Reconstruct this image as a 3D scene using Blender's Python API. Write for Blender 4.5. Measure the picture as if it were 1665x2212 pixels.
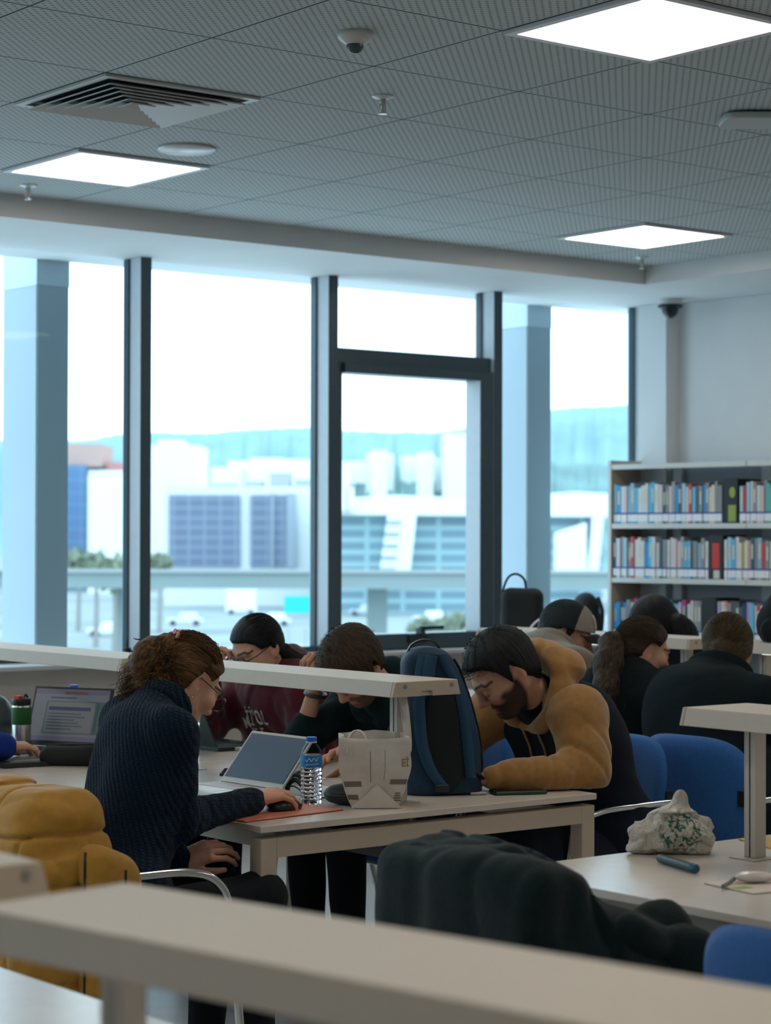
import bpy, bmesh, math, random
import numpy as np
from mathutils import Vector, Matrix
from mathutils.bvhtree import BVHTree
for _o in list(bpy.data.objects): bpy.data.objects.remove(_o)
SC = bpy.context.scene
COL = SC.collection
random.seed(7); np.random.seed(7)

# ---------------------------------------------------------------- camera, world, exposure
CAM = np.array([-2.889, -5.227, 1.48])
cam_d = bpy.data.cameras.new('camera'); cam = bpy.data.objects.new('camera', cam_d); COL.objects.link(cam)
_f = np.array([0.621, 0.784, 0.01205]); _f /= np.linalg.norm(_f)
_r = np.cross(_f, [0, 0, 1.0]); _r /= np.linalg.norm(_r)
_u = np.cross(_r, _f)
_ro = 0.00236
_r2 = _r*math.cos(_ro) + _u*math.sin(_ro); _u2 = -_r*math.sin(_ro) + _u*math.cos(_ro)
M = Matrix(((_r2[0], _u2[0], -_f[0], CAM[0]), (_r2[1], _u2[1], -_f[1], CAM[1]), (_r2[2], _u2[2], -_f[2], CAM[2]), (0, 0, 0, 1)))
cam.matrix_world = M
cam_d.sensor_fit = 'HORIZONTAL'; cam_d.sensor_width = 36.0; cam_d.lens = 4642.15/1665*36.0
cam_d.clip_start = 0.05; cam_d.clip_end = 6000
cam_d.dof.use_dof = True; cam_d.dof.focus_distance = 5.95; cam_d.dof.aperture_fstop = 6.2
SC.camera = cam
SC.view_settings.view_transform = 'Standard'
try: SC.view_settings.look = 'None'
except Exception: pass
SC.view_settings.gamma = 1.0
SC.view_settings.use_curve_mapping = False
SC.view_settings.exposure = 0.58

W = bpy.data.worlds.new('overcast_sky'); SC.world = W; W.use_nodes = True
wn = W.node_tree.nodes; wl = W.node_tree.links
bg = wn['Background']
bg.inputs[0].default_value = (0.68, 0.88, 1.0, 1); bg.inputs[1].default_value = 2.15
# daylight portal covering the glazed wall
pl = bpy.data.lights.new('window_portal', 'AREA'); pl.shape = 'RECTANGLE'; pl.size = 13.2; pl.size_y = 2.0
pl.cycles.is_portal = True
po = bpy.data.objects.new('window_portal', pl); COL.objects.link(po)
po.location = (-0.4, 3.98, 1.87); po.rotation_euler = (math.radians(-90), 0, 0)
PANEL_EMIT = 9.5

# ---------------------------------------------------------------- materials
MATS = {}
def mat(name, col, rough=0.55, metal=0.0, spec=0.5, noise=0.0, nscale=30, bump=0.0, bscale=200, trans=0.0, ior=1.45, sheen=0.0, emit=None, estr=0.0, alpha=1.0, attr=None, subs=0.0, coat=0.0):
    if name in MATS: return MATS[name]
    m = bpy.data.materials.new(name); m.use_nodes = True
    nt = m.node_tree; N = nt.nodes; L = nt.links; b = N['Principled BSDF']
    b.inputs['Base Color'].default_value = (*col, 1)
    b.inputs['Roughness'].default_value = rough; b.inputs['Metallic'].default_value = metal
    b.inputs['Specular IOR Level'].default_value = spec
    b.inputs['Transmission Weight'].default_value = trans; b.inputs['IOR'].default_value = ior
    b.inputs['Sheen Weight'].default_value = sheen; b.inputs['Sheen Roughness'].default_value = 0.5
    b.inputs['Alpha'].default_value = alpha; b.inputs['Coat Weight'].default_value = coat
    if subs: 
        b.inputs['Subsurface Weight'].default_value = subs
        b.inputs['Subsurface Radius'].default_value = (0.02, 0.008, 0.004); b.inputs['Subsurface Scale'].default_value = 0.5
    if emit: b.inputs['Emission Color'].default_value = (*emit, 1); b.inputs['Emission Strength'].default_value = estr
    tc = N.new('ShaderNodeTexCoord')
    src = None
    if attr:
        a = N.new('ShaderNodeAttribute'); a.attribute_name = attr; src = a.outputs['Color']
    if noise:
        n = N.new('ShaderNodeTexNoise'); n.inputs['Scale'].default_value = nscale; n.inputs['Detail'].default_value = 4
        L.new(tc.outputs['Object'], n.inputs['Vector'])
        mp = N.new('ShaderNodeMapRange'); mp.inputs[3].default_value = 1-noise; mp.inputs[4].default_value = 1+noise
        mp.inputs[1].default_value = 0.25; mp.inputs[2].default_value = 0.75
        L.new(n.outputs['Fac'], mp.inputs[0])
        mx = N.new('ShaderNodeMix'); mx.data_type = 'RGBA'; mx.blend_type = 'MULTIPLY'; mx.inputs[0].default_value = 1
        if src: L.new(src, mx.inputs[6])
        else: mx.inputs[6].default_value = (*col, 1)
        L.new(mp.outputs[0], mx.inputs[7]); src = mx.outputs[2]
    if src: L.new(src, b.inputs['Base Color'])
    if bump:
        n2 = N.new('ShaderNodeTexNoise'); n2.inputs['Scale'].default_value = bscale; n2.inputs['Detail'].default_value = 3
        L.new(tc.outputs['Object'], n2.inputs['Vector'])
        bp = N.new('ShaderNodeBump'); bp.inputs['Strength'].default_value = bump; bp.inputs['Distance'].default_value = 0.004
        L.new(n2.outputs['Fac'], bp.inputs['Height']); L.new(bp.outputs[0], b.inputs['Normal'])
    MATS[name] = m
    return m

def nodes_of(m): return m.node_tree.nodes, m.node_tree.links, m.node_tree.nodes['Principled BSDF']

# ---------------------------------------------------------------- object helpers
def link(o, parent=None, m=None):
    COL.objects.link(o)
    if parent is not None: o.parent = parent
    if m is not None:
        for x in (m if isinstance(m, (list, tuple)) else [m]): o.data.materials.append(x)
    return o
def tag(o, label=None, cat=None, group=None, kind=None):
    if label: o['label'] = label
    if cat: o['category'] = cat
    if group: o['group'] = group
    if kind: o['kind'] = kind
    return o
def thing(name, loc=(0, 0, 0), rz=0.0, label=None, cat=None, group=None, kind=None):
    o = bpy.data.objects.new(name, None); COL.objects.link(o); o.empty_display_size = 0.05
    o.location = loc; o.rotation_euler = (0, 0, rz)
    return tag(o, label, cat, group, kind)
def fin(name, bm, m, parent=None, smooth=True, angle=40, bevel=0.0, bseg=2, label=None):
    bmesh.ops.recalc_face_normals(bm, faces=bm.faces)
    me = bpy.data.meshes.new(name); bm.to_mesh(me); bm.free()
    o = bpy.data.objects.new(name, me); link(o, parent, m)
    if smooth:
        me.shade_smooth()
        me.set_sharp_from_angle(angle=math.radians(angle))
    if bevel:
        md = o.modifiers.new('bev', 'BEVEL'); md.width = bevel; md.segments = bseg; md.limit_method = 'ANGLE'; md.angle_limit = math.radians(40)
        md.harden_normals = True
    if label: o['label'] = label
    return o
def pmesh(name, V, F, m, parent=None, smooth=True, mats=None, label=None, angle=None):
    me = bpy.data.meshes.new(name); me.from_pydata([tuple(v) for v in V], [], [tuple(f) for f in F]); me.update()
    o = bpy.data.objects.new(name, me); link(o, parent, m)
    if smooth: me.shade_smooth()
    if smooth and angle: me.set_sharp_from_angle(angle=math.radians(angle))
    if mats is not None: me.polygons.foreach_set('material_index', np.asarray(mats, dtype=np.int32))
    if label: o['label'] = label
    return o
def B(): return bmesh.new()
def box(bm, c, s, rot=None, mi=0, taper=None):
    r = bmesh.ops.create_cube(bm, size=1.0)
    for v in r['verts']:
        x, y, z = v.co.x*s[0], v.co.y*s[1], v.co.z*s[2]
        if taper and v.co.z > 0: x *= taper[0]; y *= taper[1]
        p = Vector((x, y, z))
        if rot is not None: p = rot @ p
        v.co = p + Vector(c)
    for f in set(f for v in r['verts'] for f in v.link_faces): f.material_index = mi
    return r['verts']
def rbox(bm, lo, hi, mi=0):
    return box(bm, [(a+b)/2 for a, b in zip(lo, hi)], [abs(b-a) for a, b in zip(lo, hi)], mi=mi)
def tube(bm, pts, rad, seg=10, cap=True, closed=False, mi=0):
    pts = [Vector(p) for p in pts]; n = len(pts)
    rads = rad if isinstance(rad, (list, tuple, np.ndarray)) else [rad]*n
    rings = []; prev = None
    for i, p in enumerate(pts):
        if closed: t = pts[(i+1) % n]-pts[i-1]
        else: t = pts[min(i+1, n-1)]-pts[max(i-1, 0)]
        t = t.normalized() if t.length > 1e-9 else Vector((0, 0, 1))
        if prev is None:
            a = Vector((0, 0, 1)) if abs(t.z) < 0.9 else Vector((1, 0, 0))
            nrm = t.cross(a).normalized()
        else:
            nrm = prev-t*prev.dot(t)
            nrm = nrm.normalized() if nrm.length > 1e-6 else t.orthogonal().normalized()
        prev = nrm; b2 = t.cross(nrm)
        rings.append([bm.verts.new(p+(nrm*math.cos(2*math.pi*k/seg)+b2*math.sin(2*math.pi*k/seg))*rads[i]) for k in range(seg)])
    m_ = n if closed else n-1
    for i in range(m_):
        A, C_ = rings[i], rings[(i+1) % n]
        for k in range(seg):
            f = bm.faces.new((A[k], A[(k+1) % seg], C_[(k+1) % seg], C_[k])); f.material_index = mi
    if cap and not closed:
        for rg in (rings[0][::-1], rings[-1]):
            f = bm.faces.new(rg); f.material_index = mi
    return bm
def lathe(bm, prof, seg=32, c=(0, 0, 0), cap=True, mi=0, sx=1, sy=1):
    rings = []
    for r, z in prof:
        rings.append([bm.verts.new((c[0]+r*sx*math.cos(2*math.pi*k/seg), c[1]+r*sy*math.sin(2*math.pi*k/seg), c[2]+z)) for k in range(seg)])
    for A, C_ in zip(rings, rings[1:]):
        for k in range(seg):
            f = bm.faces.new((A[k], A[(k+1) % seg], C_[(k+1) % seg], C_[k])); f.material_index = mi
    if cap:
        for rg in (rings[0][::-1], rings[-1]):
            f = bm.faces.new(rg); f.material_index = mi
    return bm
def prism(bm, poly, lo, hi, axis='z', mi=0):
    def P(a, b, c):
        return {'z': (a, b, c), 'y': (a, c, b), 'x': (c, a, b)}[axis]
    A = [bm.verts.new(P(x, y, lo)) for x, y in poly]; C_ = [bm.verts.new(P(x, y, hi)) for x, y in poly]
    n = len(poly)
    fs = [bm.faces.new(A[::-1]), bm.faces.new(C_)]
    for k in range(n): fs.append(bm.faces.new((A[k], A[(k+1) % n], C_[(k+1) % n], C_[k])))
    for f in fs: f.material_index = mi
def smooth_path(pts, n=8, closed=False):
    P = [Vector(p) for p in pts]; out = []
    m_ = len(P)
    rng = range(m_ if closed else m_-1)
    for i in rng:
        if closed: p0, p1, p2, p3 = P[i-1], P[i], P[(i+1) % m_], P[(i+2) % m_]
        else: p0, p1, p2, p3 = P[max(i-1, 0)], P[i], P[i+1], P[min(i+2, m_-1)]
        for k in range(n):
            t = k/n
            out.append(0.5*((2*p1)+(p2-p0)*t+(2*p0-5*p1+4*p2-p3)*t*t+(3*p1-p0-3*p2+p3)*t**3))
    if not closed: out.append(P[-1])
    return out
def text_mesh(txt, size, depth=0.0006, shear=0.0, bold=0.0):
    cu = bpy.data.curves.new('t', 'FONT'); cu.body = txt; cu.size = size; cu.extrude = depth; cu.align_x = 'CENTER'; cu.shear = shear; cu.offset = bold
    o = bpy.data.objects.new('t', cu); COL.objects.link(o)
    dg = bpy.context.evaluated_depsgraph_get()
    me = bpy.data.meshes.new_from_object(o.evaluated_get(dg))
    V = [v.co.copy() for v in me.vertices]; F = [tuple(p.vertices) for p in me.polygons]
    bpy.data.objects.remove(o); bpy.data.meshes.remove(me); bpy.data.curves.remove(cu)
    return V, F
def text_obj(name, txt, size, m, parent, mw, depth=0.0006, shear=0.0, bold=0.0):
    V, F = text_mesh(txt, size, depth, shear, bold)
    return pmesh(name, [mw @ v for v in V], F, m, parent, smooth=False)
def dup(root, loc=None, rz=None, label=None, group=None):
    r = root.copy(); COL.objects.link(r)
    if loc is not None: r.location = loc
    if rz is not None: r.rotation_euler = (0, 0, rz)
    if label: r['label'] = label
    if group: r['group'] = group
    for ch in list(root.children):
        c = ch.copy(); COL.objects.link(c); c.parent = r
        for g in ch.children:
            d = g.copy(); COL.objects.link(d); d.parent = c
    return r

# ---------------------------------------------------------------- signed distance modelling (one continuous organic surface)
def v3(*a): return np.array(a, float)
def nrm(v): v = np.asarray(v, float); return v/(np.linalg.norm(v)+1e-12)
def cap(a, b, ra, rb=None, k=0.03): return ('c', np.asarray(a, float), np.asarray(b, float), ra, ra if rb is None else rb, k)
def ell(c, r, R=None, k=0.03): return ('e', np.asarray(c, float), np.asarray(r, float), np.eye(3) if R is None else np.asarray(R, float), k)
def cut(p): return ('-', p)
def _d1(p, P):
    if p[0] == 'c':
        a, b, ra, rb = p[1:5]; ba = b-a; L2 = ba@ba+1e-12
        t = np.clip(((P-a)@ba)/L2, 0, 1)
        return np.linalg.norm(P-a-t[:, None]*ba, axis=1)-(ra+(rb-ra)*t)
    c, r, R = p[1:4]
    q = (P-c)@R            # columns of R are the local axes
    k0 = np.linalg.norm(q/r, axis=1); k1 = np.linalg.norm(q/(r*r), axis=1)
    return k0*(k0-1)/(k1+1e-9)
def sdf(prims, P):
    d = np.full(len(P), 1e3)
    for p in prims:
        if p[0] == '-':
            e = -_d1(p[1], P); k = p[1][-1]
            h = np.clip(0.5-0.5*(e-d)/-k, 0, 1) if False else np.clip(0.5+0.5*(e-d)/k, 0, 1)
            d = d*(1-h)+e*h+k*h*(1-h)
        else:
            e = _d1(p, P); k = p[-1]
            h = np.clip(0.5+0.5*(e-d)/k, 0, 1)
            d = e*(1-h)+d*h-k*h*(1-h)
    return d
def bounds(prims, pad):
    lo = np.full(3, 1e9); hi = -lo
    for p in prims:
        if p[0] == '-': continue
        if p[0] == 'c':
            for q, r in ((p[1], p[3]), (p[2], p[4])): lo = np.minimum(lo, q-r); hi = np.maximum(hi, q+r)
        else:
            r = p[2].max(); lo = np.minimum(lo, p[1]-r); hi = np.maximum(hi, p[1]+r)
    return lo-pad, hi+pad
def nets(D, o, h):
    S = D < 0; sh = np.array(D.shape)
    offs = [(i, j, k) for i in (0, 1) for j in (0, 1) for k in (0, 1)]
    sl = lambda a: tuple(slice(x, n-1+x) for x, n in zip(a, D.shape))
    cnt = sum(S[sl(a)].astype(np.int8) for a in offs)
    act = (cnt > 0) & (cnt < 8); ids = np.argwhere(act); n = len(ids)
    idx = np.full(act.shape, -1, np.int64); idx[act] = np.arange(n)
    acc = np.zeros((n, 3)); w = np.zeros(n)
    for a in offs:
        for ax in range(3):
            if a[ax] == 0:
                b = list(a); b[ax] = 1
                pa = ids+np.array(a); pb = ids+np.array(b)
                da = D[pa[:, 0], pa[:, 1], pa[:, 2]]; db = D[pb[:, 0], pb[:, 1], pb[:, 2]]
                cr = (da < 0) != (db < 0)
                t = np.where(cr, da/np.where(cr, da-db, 1), 0)
                q = np.array(a, float)+t[:, None]*(np.array(b, float)-np.array(a, float))
                acc[cr] += q[cr]; w[cr] += 1
    V = (ids+acc/w[:, None])*h+o
    F = []
    for ax in range(3):
        s1 = [slice(None)]*3; s2 = [slice(None)]*3
        s1[ax] = slice(0, -1); s2[ax] = slice(1, None)
        A = S[tuple(s1)]; C_ = S[tuple(s2)]; e = np.argwhere(A != C_)
        u, v = [(1, 2), (2, 0), (0, 1)][ax]
        ok = (e[:, u] > 0) & (e[:, v] > 0) & (e[:, u] < sh[u]-1) & (e[:, v] < sh[v]-1); e = e[ok]
        def cell(du, dv):
            q = e.copy(); q[:, u] += du; q[:, v] += dv
            return idx[q[:, 0], q[:, 1], q[:, 2]]
        quad = np.stack([cell(-1, -1), cell(0, -1), cell(0, 0), cell(-1, 0)], 1)
        ins = A[e[:, 0], e[:, 1], e[:, 2]]
        quad[~ins] = quad[~ins][:, ::-1]
        F.append(quad)
    F = np.concatenate(F); F = F[(F >= 0).all(1)]
    return V, F
def sdf_surface(prims, h, disp=None, pad=None, fn=None, lohi=None):
    fn = fn or (lambda P: sdf(prims, P)+(disp(P) if disp is not None else 0))
    lo, hi = lohi if lohi is not None else bounds(prims, pad if pad is not None else 4*h+0.02)
    q = 4; n = np.maximum(1, np.ceil((hi-lo)/(h*q)).astype(int))
    ax = [lo[i]+(np.arange(n[i])+0.5)*h*q for i in range(3)]
    G = np.stack(np.meshgrid(*ax, indexing='ij'), -1).reshape(-1, 3)
    dc = fn(G).reshape(n)
    near = np.abs(dc) < h*q*1.35+0.008
    D = np.repeat(np.repeat(np.repeat(dc, q, 0), q, 1), q, 2)
    nb = np.argwhere(near)
    sub = np.stack(np.meshgrid(*[np.arange(q)]*3, indexing='ij'), -1).reshape(-1, 3)
    I = (nb[:, None, :]*q+sub[None]).reshape(-1, 3)
    P = lo+(I+0.5)*h
    D[I[:, 0], I[:, 1], I[:, 2]] = fn(P)
    return nets(D, lo+0.5*h, h)
def relax(V, F, it=1, lam=0.5):
    E = np.concatenate([F[:, [0, 1]], F[:, [1, 2]], F[:, [2, 3]], F[:, [3, 0]]])
    for _ in range(it):
        acc = np.zeros_like(V); w = np.zeros(len(V))
        for a, b in ((0, 1), (1, 0)):
            np.add.at(acc, E[:, a], V[E[:, b]]); np.add.at(w, E[:, a], 1)
        V = V+lam*(acc/np.maximum(w, 1)[:, None]-V)
    return V
def fast_mesh(name, V, F, m, parent=None, cols=None, label=None):
    me = bpy.data.meshes.new(name)
    me.vertices.add(len(V)); me.vertices.foreach_set('co', np.asarray(V, np.float32).ravel())
    F = np.asarray(F, np.int32); me.loops.add(F.size); me.loops.foreach_set('vertex_index', F.ravel())
    me.polygons.add(len(F)); me.polygons.foreach_set('loop_start', np.arange(0, F.size, F.shape[1], dtype=np.int32))
    me.polygons.foreach_set('loop_total', np.full(len(F), F.shape[1], np.int32))
    me.update(calc_edges=True); me.validate(); me.shade_smooth()
    if cols is not None:
        at = me.color_attributes.new('tint', 'FLOAT_COLOR', 'POINT')
        c4 = np.ones((len(V), 4), np.float32); c4[:, :3] = cols; at.data.foreach_set('color', c4.ravel())
    o = bpy.data.objects.new(name, me); link(o, parent, m)
    if label: o['label'] = label
    return o
def blob(name, prims, h, m, parent=None, disp=None, it=1, colfn=None, label=None, fn=None, lohi=None):
    V, F = sdf_surface(prims, h, disp, fn=fn, lohi=lohi)
    V = relax(V, F, it) if it else V
    return fast_mesh(name, V, F, m, parent, colfn(V) if colfn else None, label)
_rs = np.random.RandomState(11)
_K = _rs.normal(size=(40, 3)); _PH = _rs.uniform(0, 6.28, 40)
def wob(P, freq, seed=0, n=5):
    s = np.zeros(len(P)); w = 0.7*np.sin(P@_K[(seed+17) % 40]*freq*0.6+_PH[seed % 40])
    for i in range(n):
        k = _K[(seed*5+i) % 40]; k = k/np.linalg.norm(k)
        s += np.sin(P@k*freq*(0.7+0.25*i)+_PH[(seed*3+i) % 40]+w)
    return s/n
def ridge(P, freq, seed=0): return 1-np.abs(wob(P, freq, seed, 3))*1.6
def folds(lst):
    """cloth creases: (centre, axis, wavelength, amplitude, reach)"""
    def f(P):
        s = np.zeros(len(P))
        for c, a, wl, am, rc in lst:
            q = P-np.asarray(c); a = nrm(a)
            t = q@a
            g = np.exp(-(np.sum(q*q, 1))/(rc*rc))
            s += .75*am*g*(np.maximum(0, 1-1.7*np.abs(np.sin(math.pi*t/(wl*1.6)+2.4*wob(P, 7, 3)+.8*wob(P, 17, 5))))-.25)
        return s
    return f
# ---------------------------------------------------------------- the room
white_paint = mat('white_paint', (0.66, 0.67, 0.68), 0.75, noise=0.02, nscale=6)
soffit_paint = mat('soffit_paint', (0.62, 0.63, 0.63), 0.8, noise=0.02, nscale=6)
parapet_paint = mat('parapet_paint', (0.56, 0.50, 0.45), 0.7, noise=0.02, nscale=8)
floor_m = mat('vinyl_floor', (0.55, 0.56, 0.57), 0.32, noise=0.05, nscale=12)
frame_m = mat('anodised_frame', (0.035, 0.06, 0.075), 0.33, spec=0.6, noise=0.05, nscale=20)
mull_lit_m = mat('mullion_side_lit', (0.52, 0.56, 0.61), 0.5, noise=0.03, nscale=20)  # sky light on the mullion sides, put into a paler colour

def ceiling_mat():
    m = mat('perforated_tiles', (0.40, 0.41, 0.41), 0.9, spec=0.2)
    N, L, b = nodes_of(m)
    tc = N.new('ShaderNodeTexCoord'); sx = N.new('ShaderNodeSeparateXYZ'); L.new(tc.outputs['Object'], sx.inputs[0])
    def math_(op, a, b_=None):
        n = N.new('ShaderNodeMath'); n.operation = op
        for i, x in enumerate((a, b_)):
            if x is None: continue
            if isinstance(x, (int, float)): n.inputs[i].default_value = x
            else: L.new(x, n.inputs[i])
        return n.outputs[0]
    def cell(o, step, off=0.0):  # signed distance to the cell centre along one axis
        t = math_('FRACT', math_('ADD', math_('DIVIDE', o, step), off+100.0))
        return math_('MULTIPLY', math_('ABSOLUTE', math_('SUBTRACT', t, 0.5)), step)
    X, Y = sx.outputs[0], sx.outputs[1]
    # joint lines every 0.6 m
    lx = math_('LESS_THAN', math_('SUBTRACT', 0.3, cell(X, 0.6)), 0.0040); ly = math_('LESS_THAN', math_('SUBTRACT', 0.3, cell(Y, 0.6)), 0.0040)
    line = math_('MAXIMUM', lx, ly)
    # slotted perforation: staggered short slots
    s = 0.03
    def slots(o1, o2):
        a = cell(X, s, o1); c_ = cell(Y, s, o2)
        return math_('MULTIPLY', math_('LESS_THAN', a, 0.0042), math_('LESS_THAN', c_, 0.0042))
    per = math_('MAXIMUM', slots(0, 0), slots(0.5, 0.5))
    edge = math_('MULTIPLY', math_('GREATER_THAN', math_('SUBTRACT', 0.3, cell(X, 0.6)), 0.012), math_('GREATER_THAN', math_('SUBTRACT', 0.3, cell(Y, 0.6)), 0.012))
    per = math_('MULTIPLY', per, edge)
    mx = N.new('ShaderNodeMix'); mx.data_type = 'RGBA'; L.new(per, mx.inputs[0])
    mx.inputs[6].default_value = (0.47, 0.50, 0.495, 1); mx.inputs[7].default_value = (0.17, 0.19, 0.19, 1)
    m2 = N.new('ShaderNodeMix'); m2.data_type = 'RGBA'; L.new(line, m2.inputs[0]); L.new(mx.outputs[2], m2.inputs[6]); m2.inputs[7].default_value = (0.045, 0.085, 0.095, 1)
    L.new(m2.outputs[2], b.inputs['Base Color'])
    h = math_('SUBTRACT', 1.0, math_('MAXIMUM', line, per))
    bp = N.new('ShaderNodeBump'); bp.inputs['Strength'].default_value = 0.5; bp.inputs['Distance'].default_value = 0.003
    L.new(h, bp.inputs['Height']); L.new(bp.outputs[0], b.inputs['Normal'])
    return m
ceil_m = ceiling_mat()
ZC, ZS = 2.94, 2.845
XW, YW = 6.2, 3.82
def struct(name, bm, m, **k): return tag(fin(name, bm, m, smooth=False, **k), kind='structure')
bm = B(); rbox(bm, (-7.5, -9.5, -0.2), (6.6, 4.1, 0)); struct('floor', bm, floor_m)
bm = B(); rbox(bm, (-7.5, -9.5, ZC), (5.36, 2.95, ZC+0.12)); struct('ceiling', bm, ceil_m)
bm = B(); rbox(bm, (-7.5, 2.952, ZS), (6.6, 4.1, ZC+0.12)); struct('trim_1', bm, soffit_paint)
bm = B(); rbox(bm, (5.362, -9.5, ZS), (6.6, 2.948, ZC+0.12)); struct('trim_2', bm, soffit_paint)
bm = B(); rbox(bm, (XW, -9.5, 0.001), (6.5, YW-.03, ZS-0.001)); struct('wall_right', bm, white_paint)
bm = B(); rbox(bm, (-7.5, -9.5, 0.001), (-7.2, 4.1, ZC-0.001)); struct('wall_left', bm, white_paint)
bm = B(); rbox(bm, (-7.19, -9.5, 0.001), (6.19, -9.2, ZC-0.001)); struct('wall_back', bm, white_paint)
bm = B(); rbox(bm, (-7.19, YW-0.09, 0.001), (6.19, YW+0.2, 0.885)); struct('wall_window', bm, parapet_paint)
bm = B(); rbox(bm, (-7.19, YW-0.105, 0.001), (6.19, YW-0.092, 0.09)); struct('baseboard_window', bm, mat('baseboard_white', (0.5, 0.5, 0.5), 0.5))
# outside face of the building, unseen, added to bounce skylight onto the columns
bm = B(); rbox(bm, (-9, YW+0.21, -9.0), (12, YW+0.27, 0.88)); rbox(bm, (-9, YW+0.30, 3.1), (12, YW+0.36, 7.0)); struct('wall_facade_bounce', bm, mat('facade_bounce_panel', (0.6, 0.62, 0.64), 0.5))
# boxed-out duct in the corner of the right wall
bm = B(); rbox(bm, (XW-0.11, 3.50, 0.001), (XW-0.001, 3.725, ZS-0.002)); struct('trim_3', bm, white_paint)

# glass pane: clear thin glass
def glass_mat():
    m = bpy.data.materials.new('window_glass'); m.use_nodes = True
    N = m.node_tree.nodes; L = m.node_tree.links; N.remove(N['Principled BSDF'])
    t = N.new('ShaderNodeBsdfTransparent'); t.inputs[0].default_value = (0.90, 0.965, 0.985, 1)
    g = N.new('ShaderNodeBsdfGlossy'); g.inputs['Roughness'].default_value = 0.02
    lw = N.new('ShaderNodeLayerWeight'); lw.inputs[0].default_value = .5; pw = N.new('ShaderNodeMath'); pw.operation = 'POWER'; L.new(lw.outputs['Facing'], pw.inputs[0]); pw.inputs[1].default_value = 4
    fr = N.new('ShaderNodeMath'); fr.operation = 'MULTIPLY_ADD'; L.new(pw.outputs[0], fr.inputs[0]); fr.inputs[1].default_value = .35; fr.inputs[2].default_value = .004
    mx = N.new('ShaderNodeMixShader'); L.new(fr.outputs[0], mx.inputs[0]); L.new(t.outputs[0], mx.inputs[1]); L.new(g.outputs[0], mx.inputs[2])
    L.new(mx.outputs[0], N['Material Output'].inputs[0])
    return m
glass_m = glass_mat()
GZ0, GZ1 = 0.915, ZS+0.02
# mullions (structure) every 1.14 m, then one window per bay
MX = [2.66+1.142*k for k in range(-8, 4)]       # left edge of each mullion's front face
MX[-1] = 6.136
MW = 0.062
FY0, FY1 = 3.70, 3.80
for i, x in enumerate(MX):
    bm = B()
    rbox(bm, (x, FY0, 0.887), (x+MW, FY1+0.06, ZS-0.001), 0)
    o = struct('trim_%d' % (i+4), bm, [frame_m, mull_lit_m])
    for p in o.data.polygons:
        if abs(p.normal.x) > 0.9: p.material_index = 1  # side faces coloured lighter, as if lit by the sky; fronts stay dark
def window(idx, x0, x1, opening=False):
    r = thing('window_%d' % idx, ((x0+x1)/2, YW, GZ0), kind='structure')
    cx = (x0+x1)/2
    def L_(lo, hi): return (lo[0]-cx, lo[1]-YW, lo[2]-GZ0), (hi[0]-cx, hi[1]-YW, hi[2]-GZ0)
    z1 = ZS-0.002
    bm = B()
    rbox(bm, *L_((x0+.001, FY1-0.025, GZ0-0.029), (x1-.001, FY1+0.045, GZ0)))
    rbox(bm, *L_((x0+.001, FY1-0.02, GZ0), (x0+0.012, FY1+0.04, z1)))
    rbox(bm, *L_((x1-0.012, FY1-0.004, GZ0), (x1-.001, FY1+0.04, z1)))
    if opening:
        rbox(bm, *L_((x0+0.012, FY1-0.075, 2.395), (x1-0.001, FY1+0.045, 2.475)))
    fin('window_frame', bm, frame_m, r, smooth=False, bevel=0.003)
    panes = [(x0+0.012, x1-0.012, GZ0, z1)] if not opening else [(x0+0.012, x1-0.012, 2.475, z1), (x0+0.05, x1-0.10, GZ0+0.055, 2.345)]
    for a, b_, c_, d in panes:
        bm = B(); rbox(bm, *L_((a, FY1+0.008, c_), (b_, FY1+0.016, d)))
        fin('window_pane', bm, glass_m, r, smooth=False)
    if opening:
        s = bpy.data.objects.new('window_sash', None); COL.objects.link(s); s.parent = r
        bm = B(); y0, y1 = FY1-0.10, FY1+0.02
        rbox(bm, *L_((x0-0.008, y0+.03, GZ0-0.02), (x0+0.05, y1, 2.394)))
        rbox(bm, *L_((x1-0.10, y0, GZ0-0.02), (x1-0.004, y1, 2.394)))
        rbox(bm, *L_((x0+0.05, y0, GZ0-0.025), (x1-0.10, y1, GZ0+0.055)))
        rbox(bm, *L_((x0+0.05, y0, 2.345), (x1-0.10, y1, 2.394)))
        o = fin('sash_frame', bm, [frame_m, mull_lit_m], s, smooth=False)
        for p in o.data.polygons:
            if p.normal.x < -0.9 and p.center.x > 0.2: p.material_index = 1  # sash side towards the daylight painted with the lighter colour
        bm = B(); mx_ = (x0+x1)/2+0.02
        c0, c1 = L_((mx_-0.09, y0-0.018, GZ0+0.005), (mx_+0.04, y0-.001, GZ0+0.05)); rbox(bm, c0, c1)
        c0, c1 = L_((mx_-0.035, y0-0.05, GZ0+0.05), (mx_-0.005, y0-.001, GZ0+0.085)); rbox(bm, c0, c1)
        c0, c1 = L_((mx_-0.04, y0-0.055, GZ0+0.075), (mx_+0.12, y0-0.03, GZ0+0.095)); rbox(bm, c0, c1)
        fin('handle', bm, mat('black_handle', (0.015, 0.02, 0.025), 0.4), s, smooth=False, bevel=0.004)
    return r
for i in range(len(MX)-1):
    window(i+1, MX[i]+MW, MX[i+1], opening=(i == 9))
window(len(MX), -7.19, MX[0])
# sill ledge
bm = B(); rbox(bm, (-7.19, YW-0.27, 0.866), (6.19, YW-0.02, 0.884)); struct('trim_20', bm, mat('sill_grey', (0.42, 0.42, 0.42), 0.5))
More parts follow.
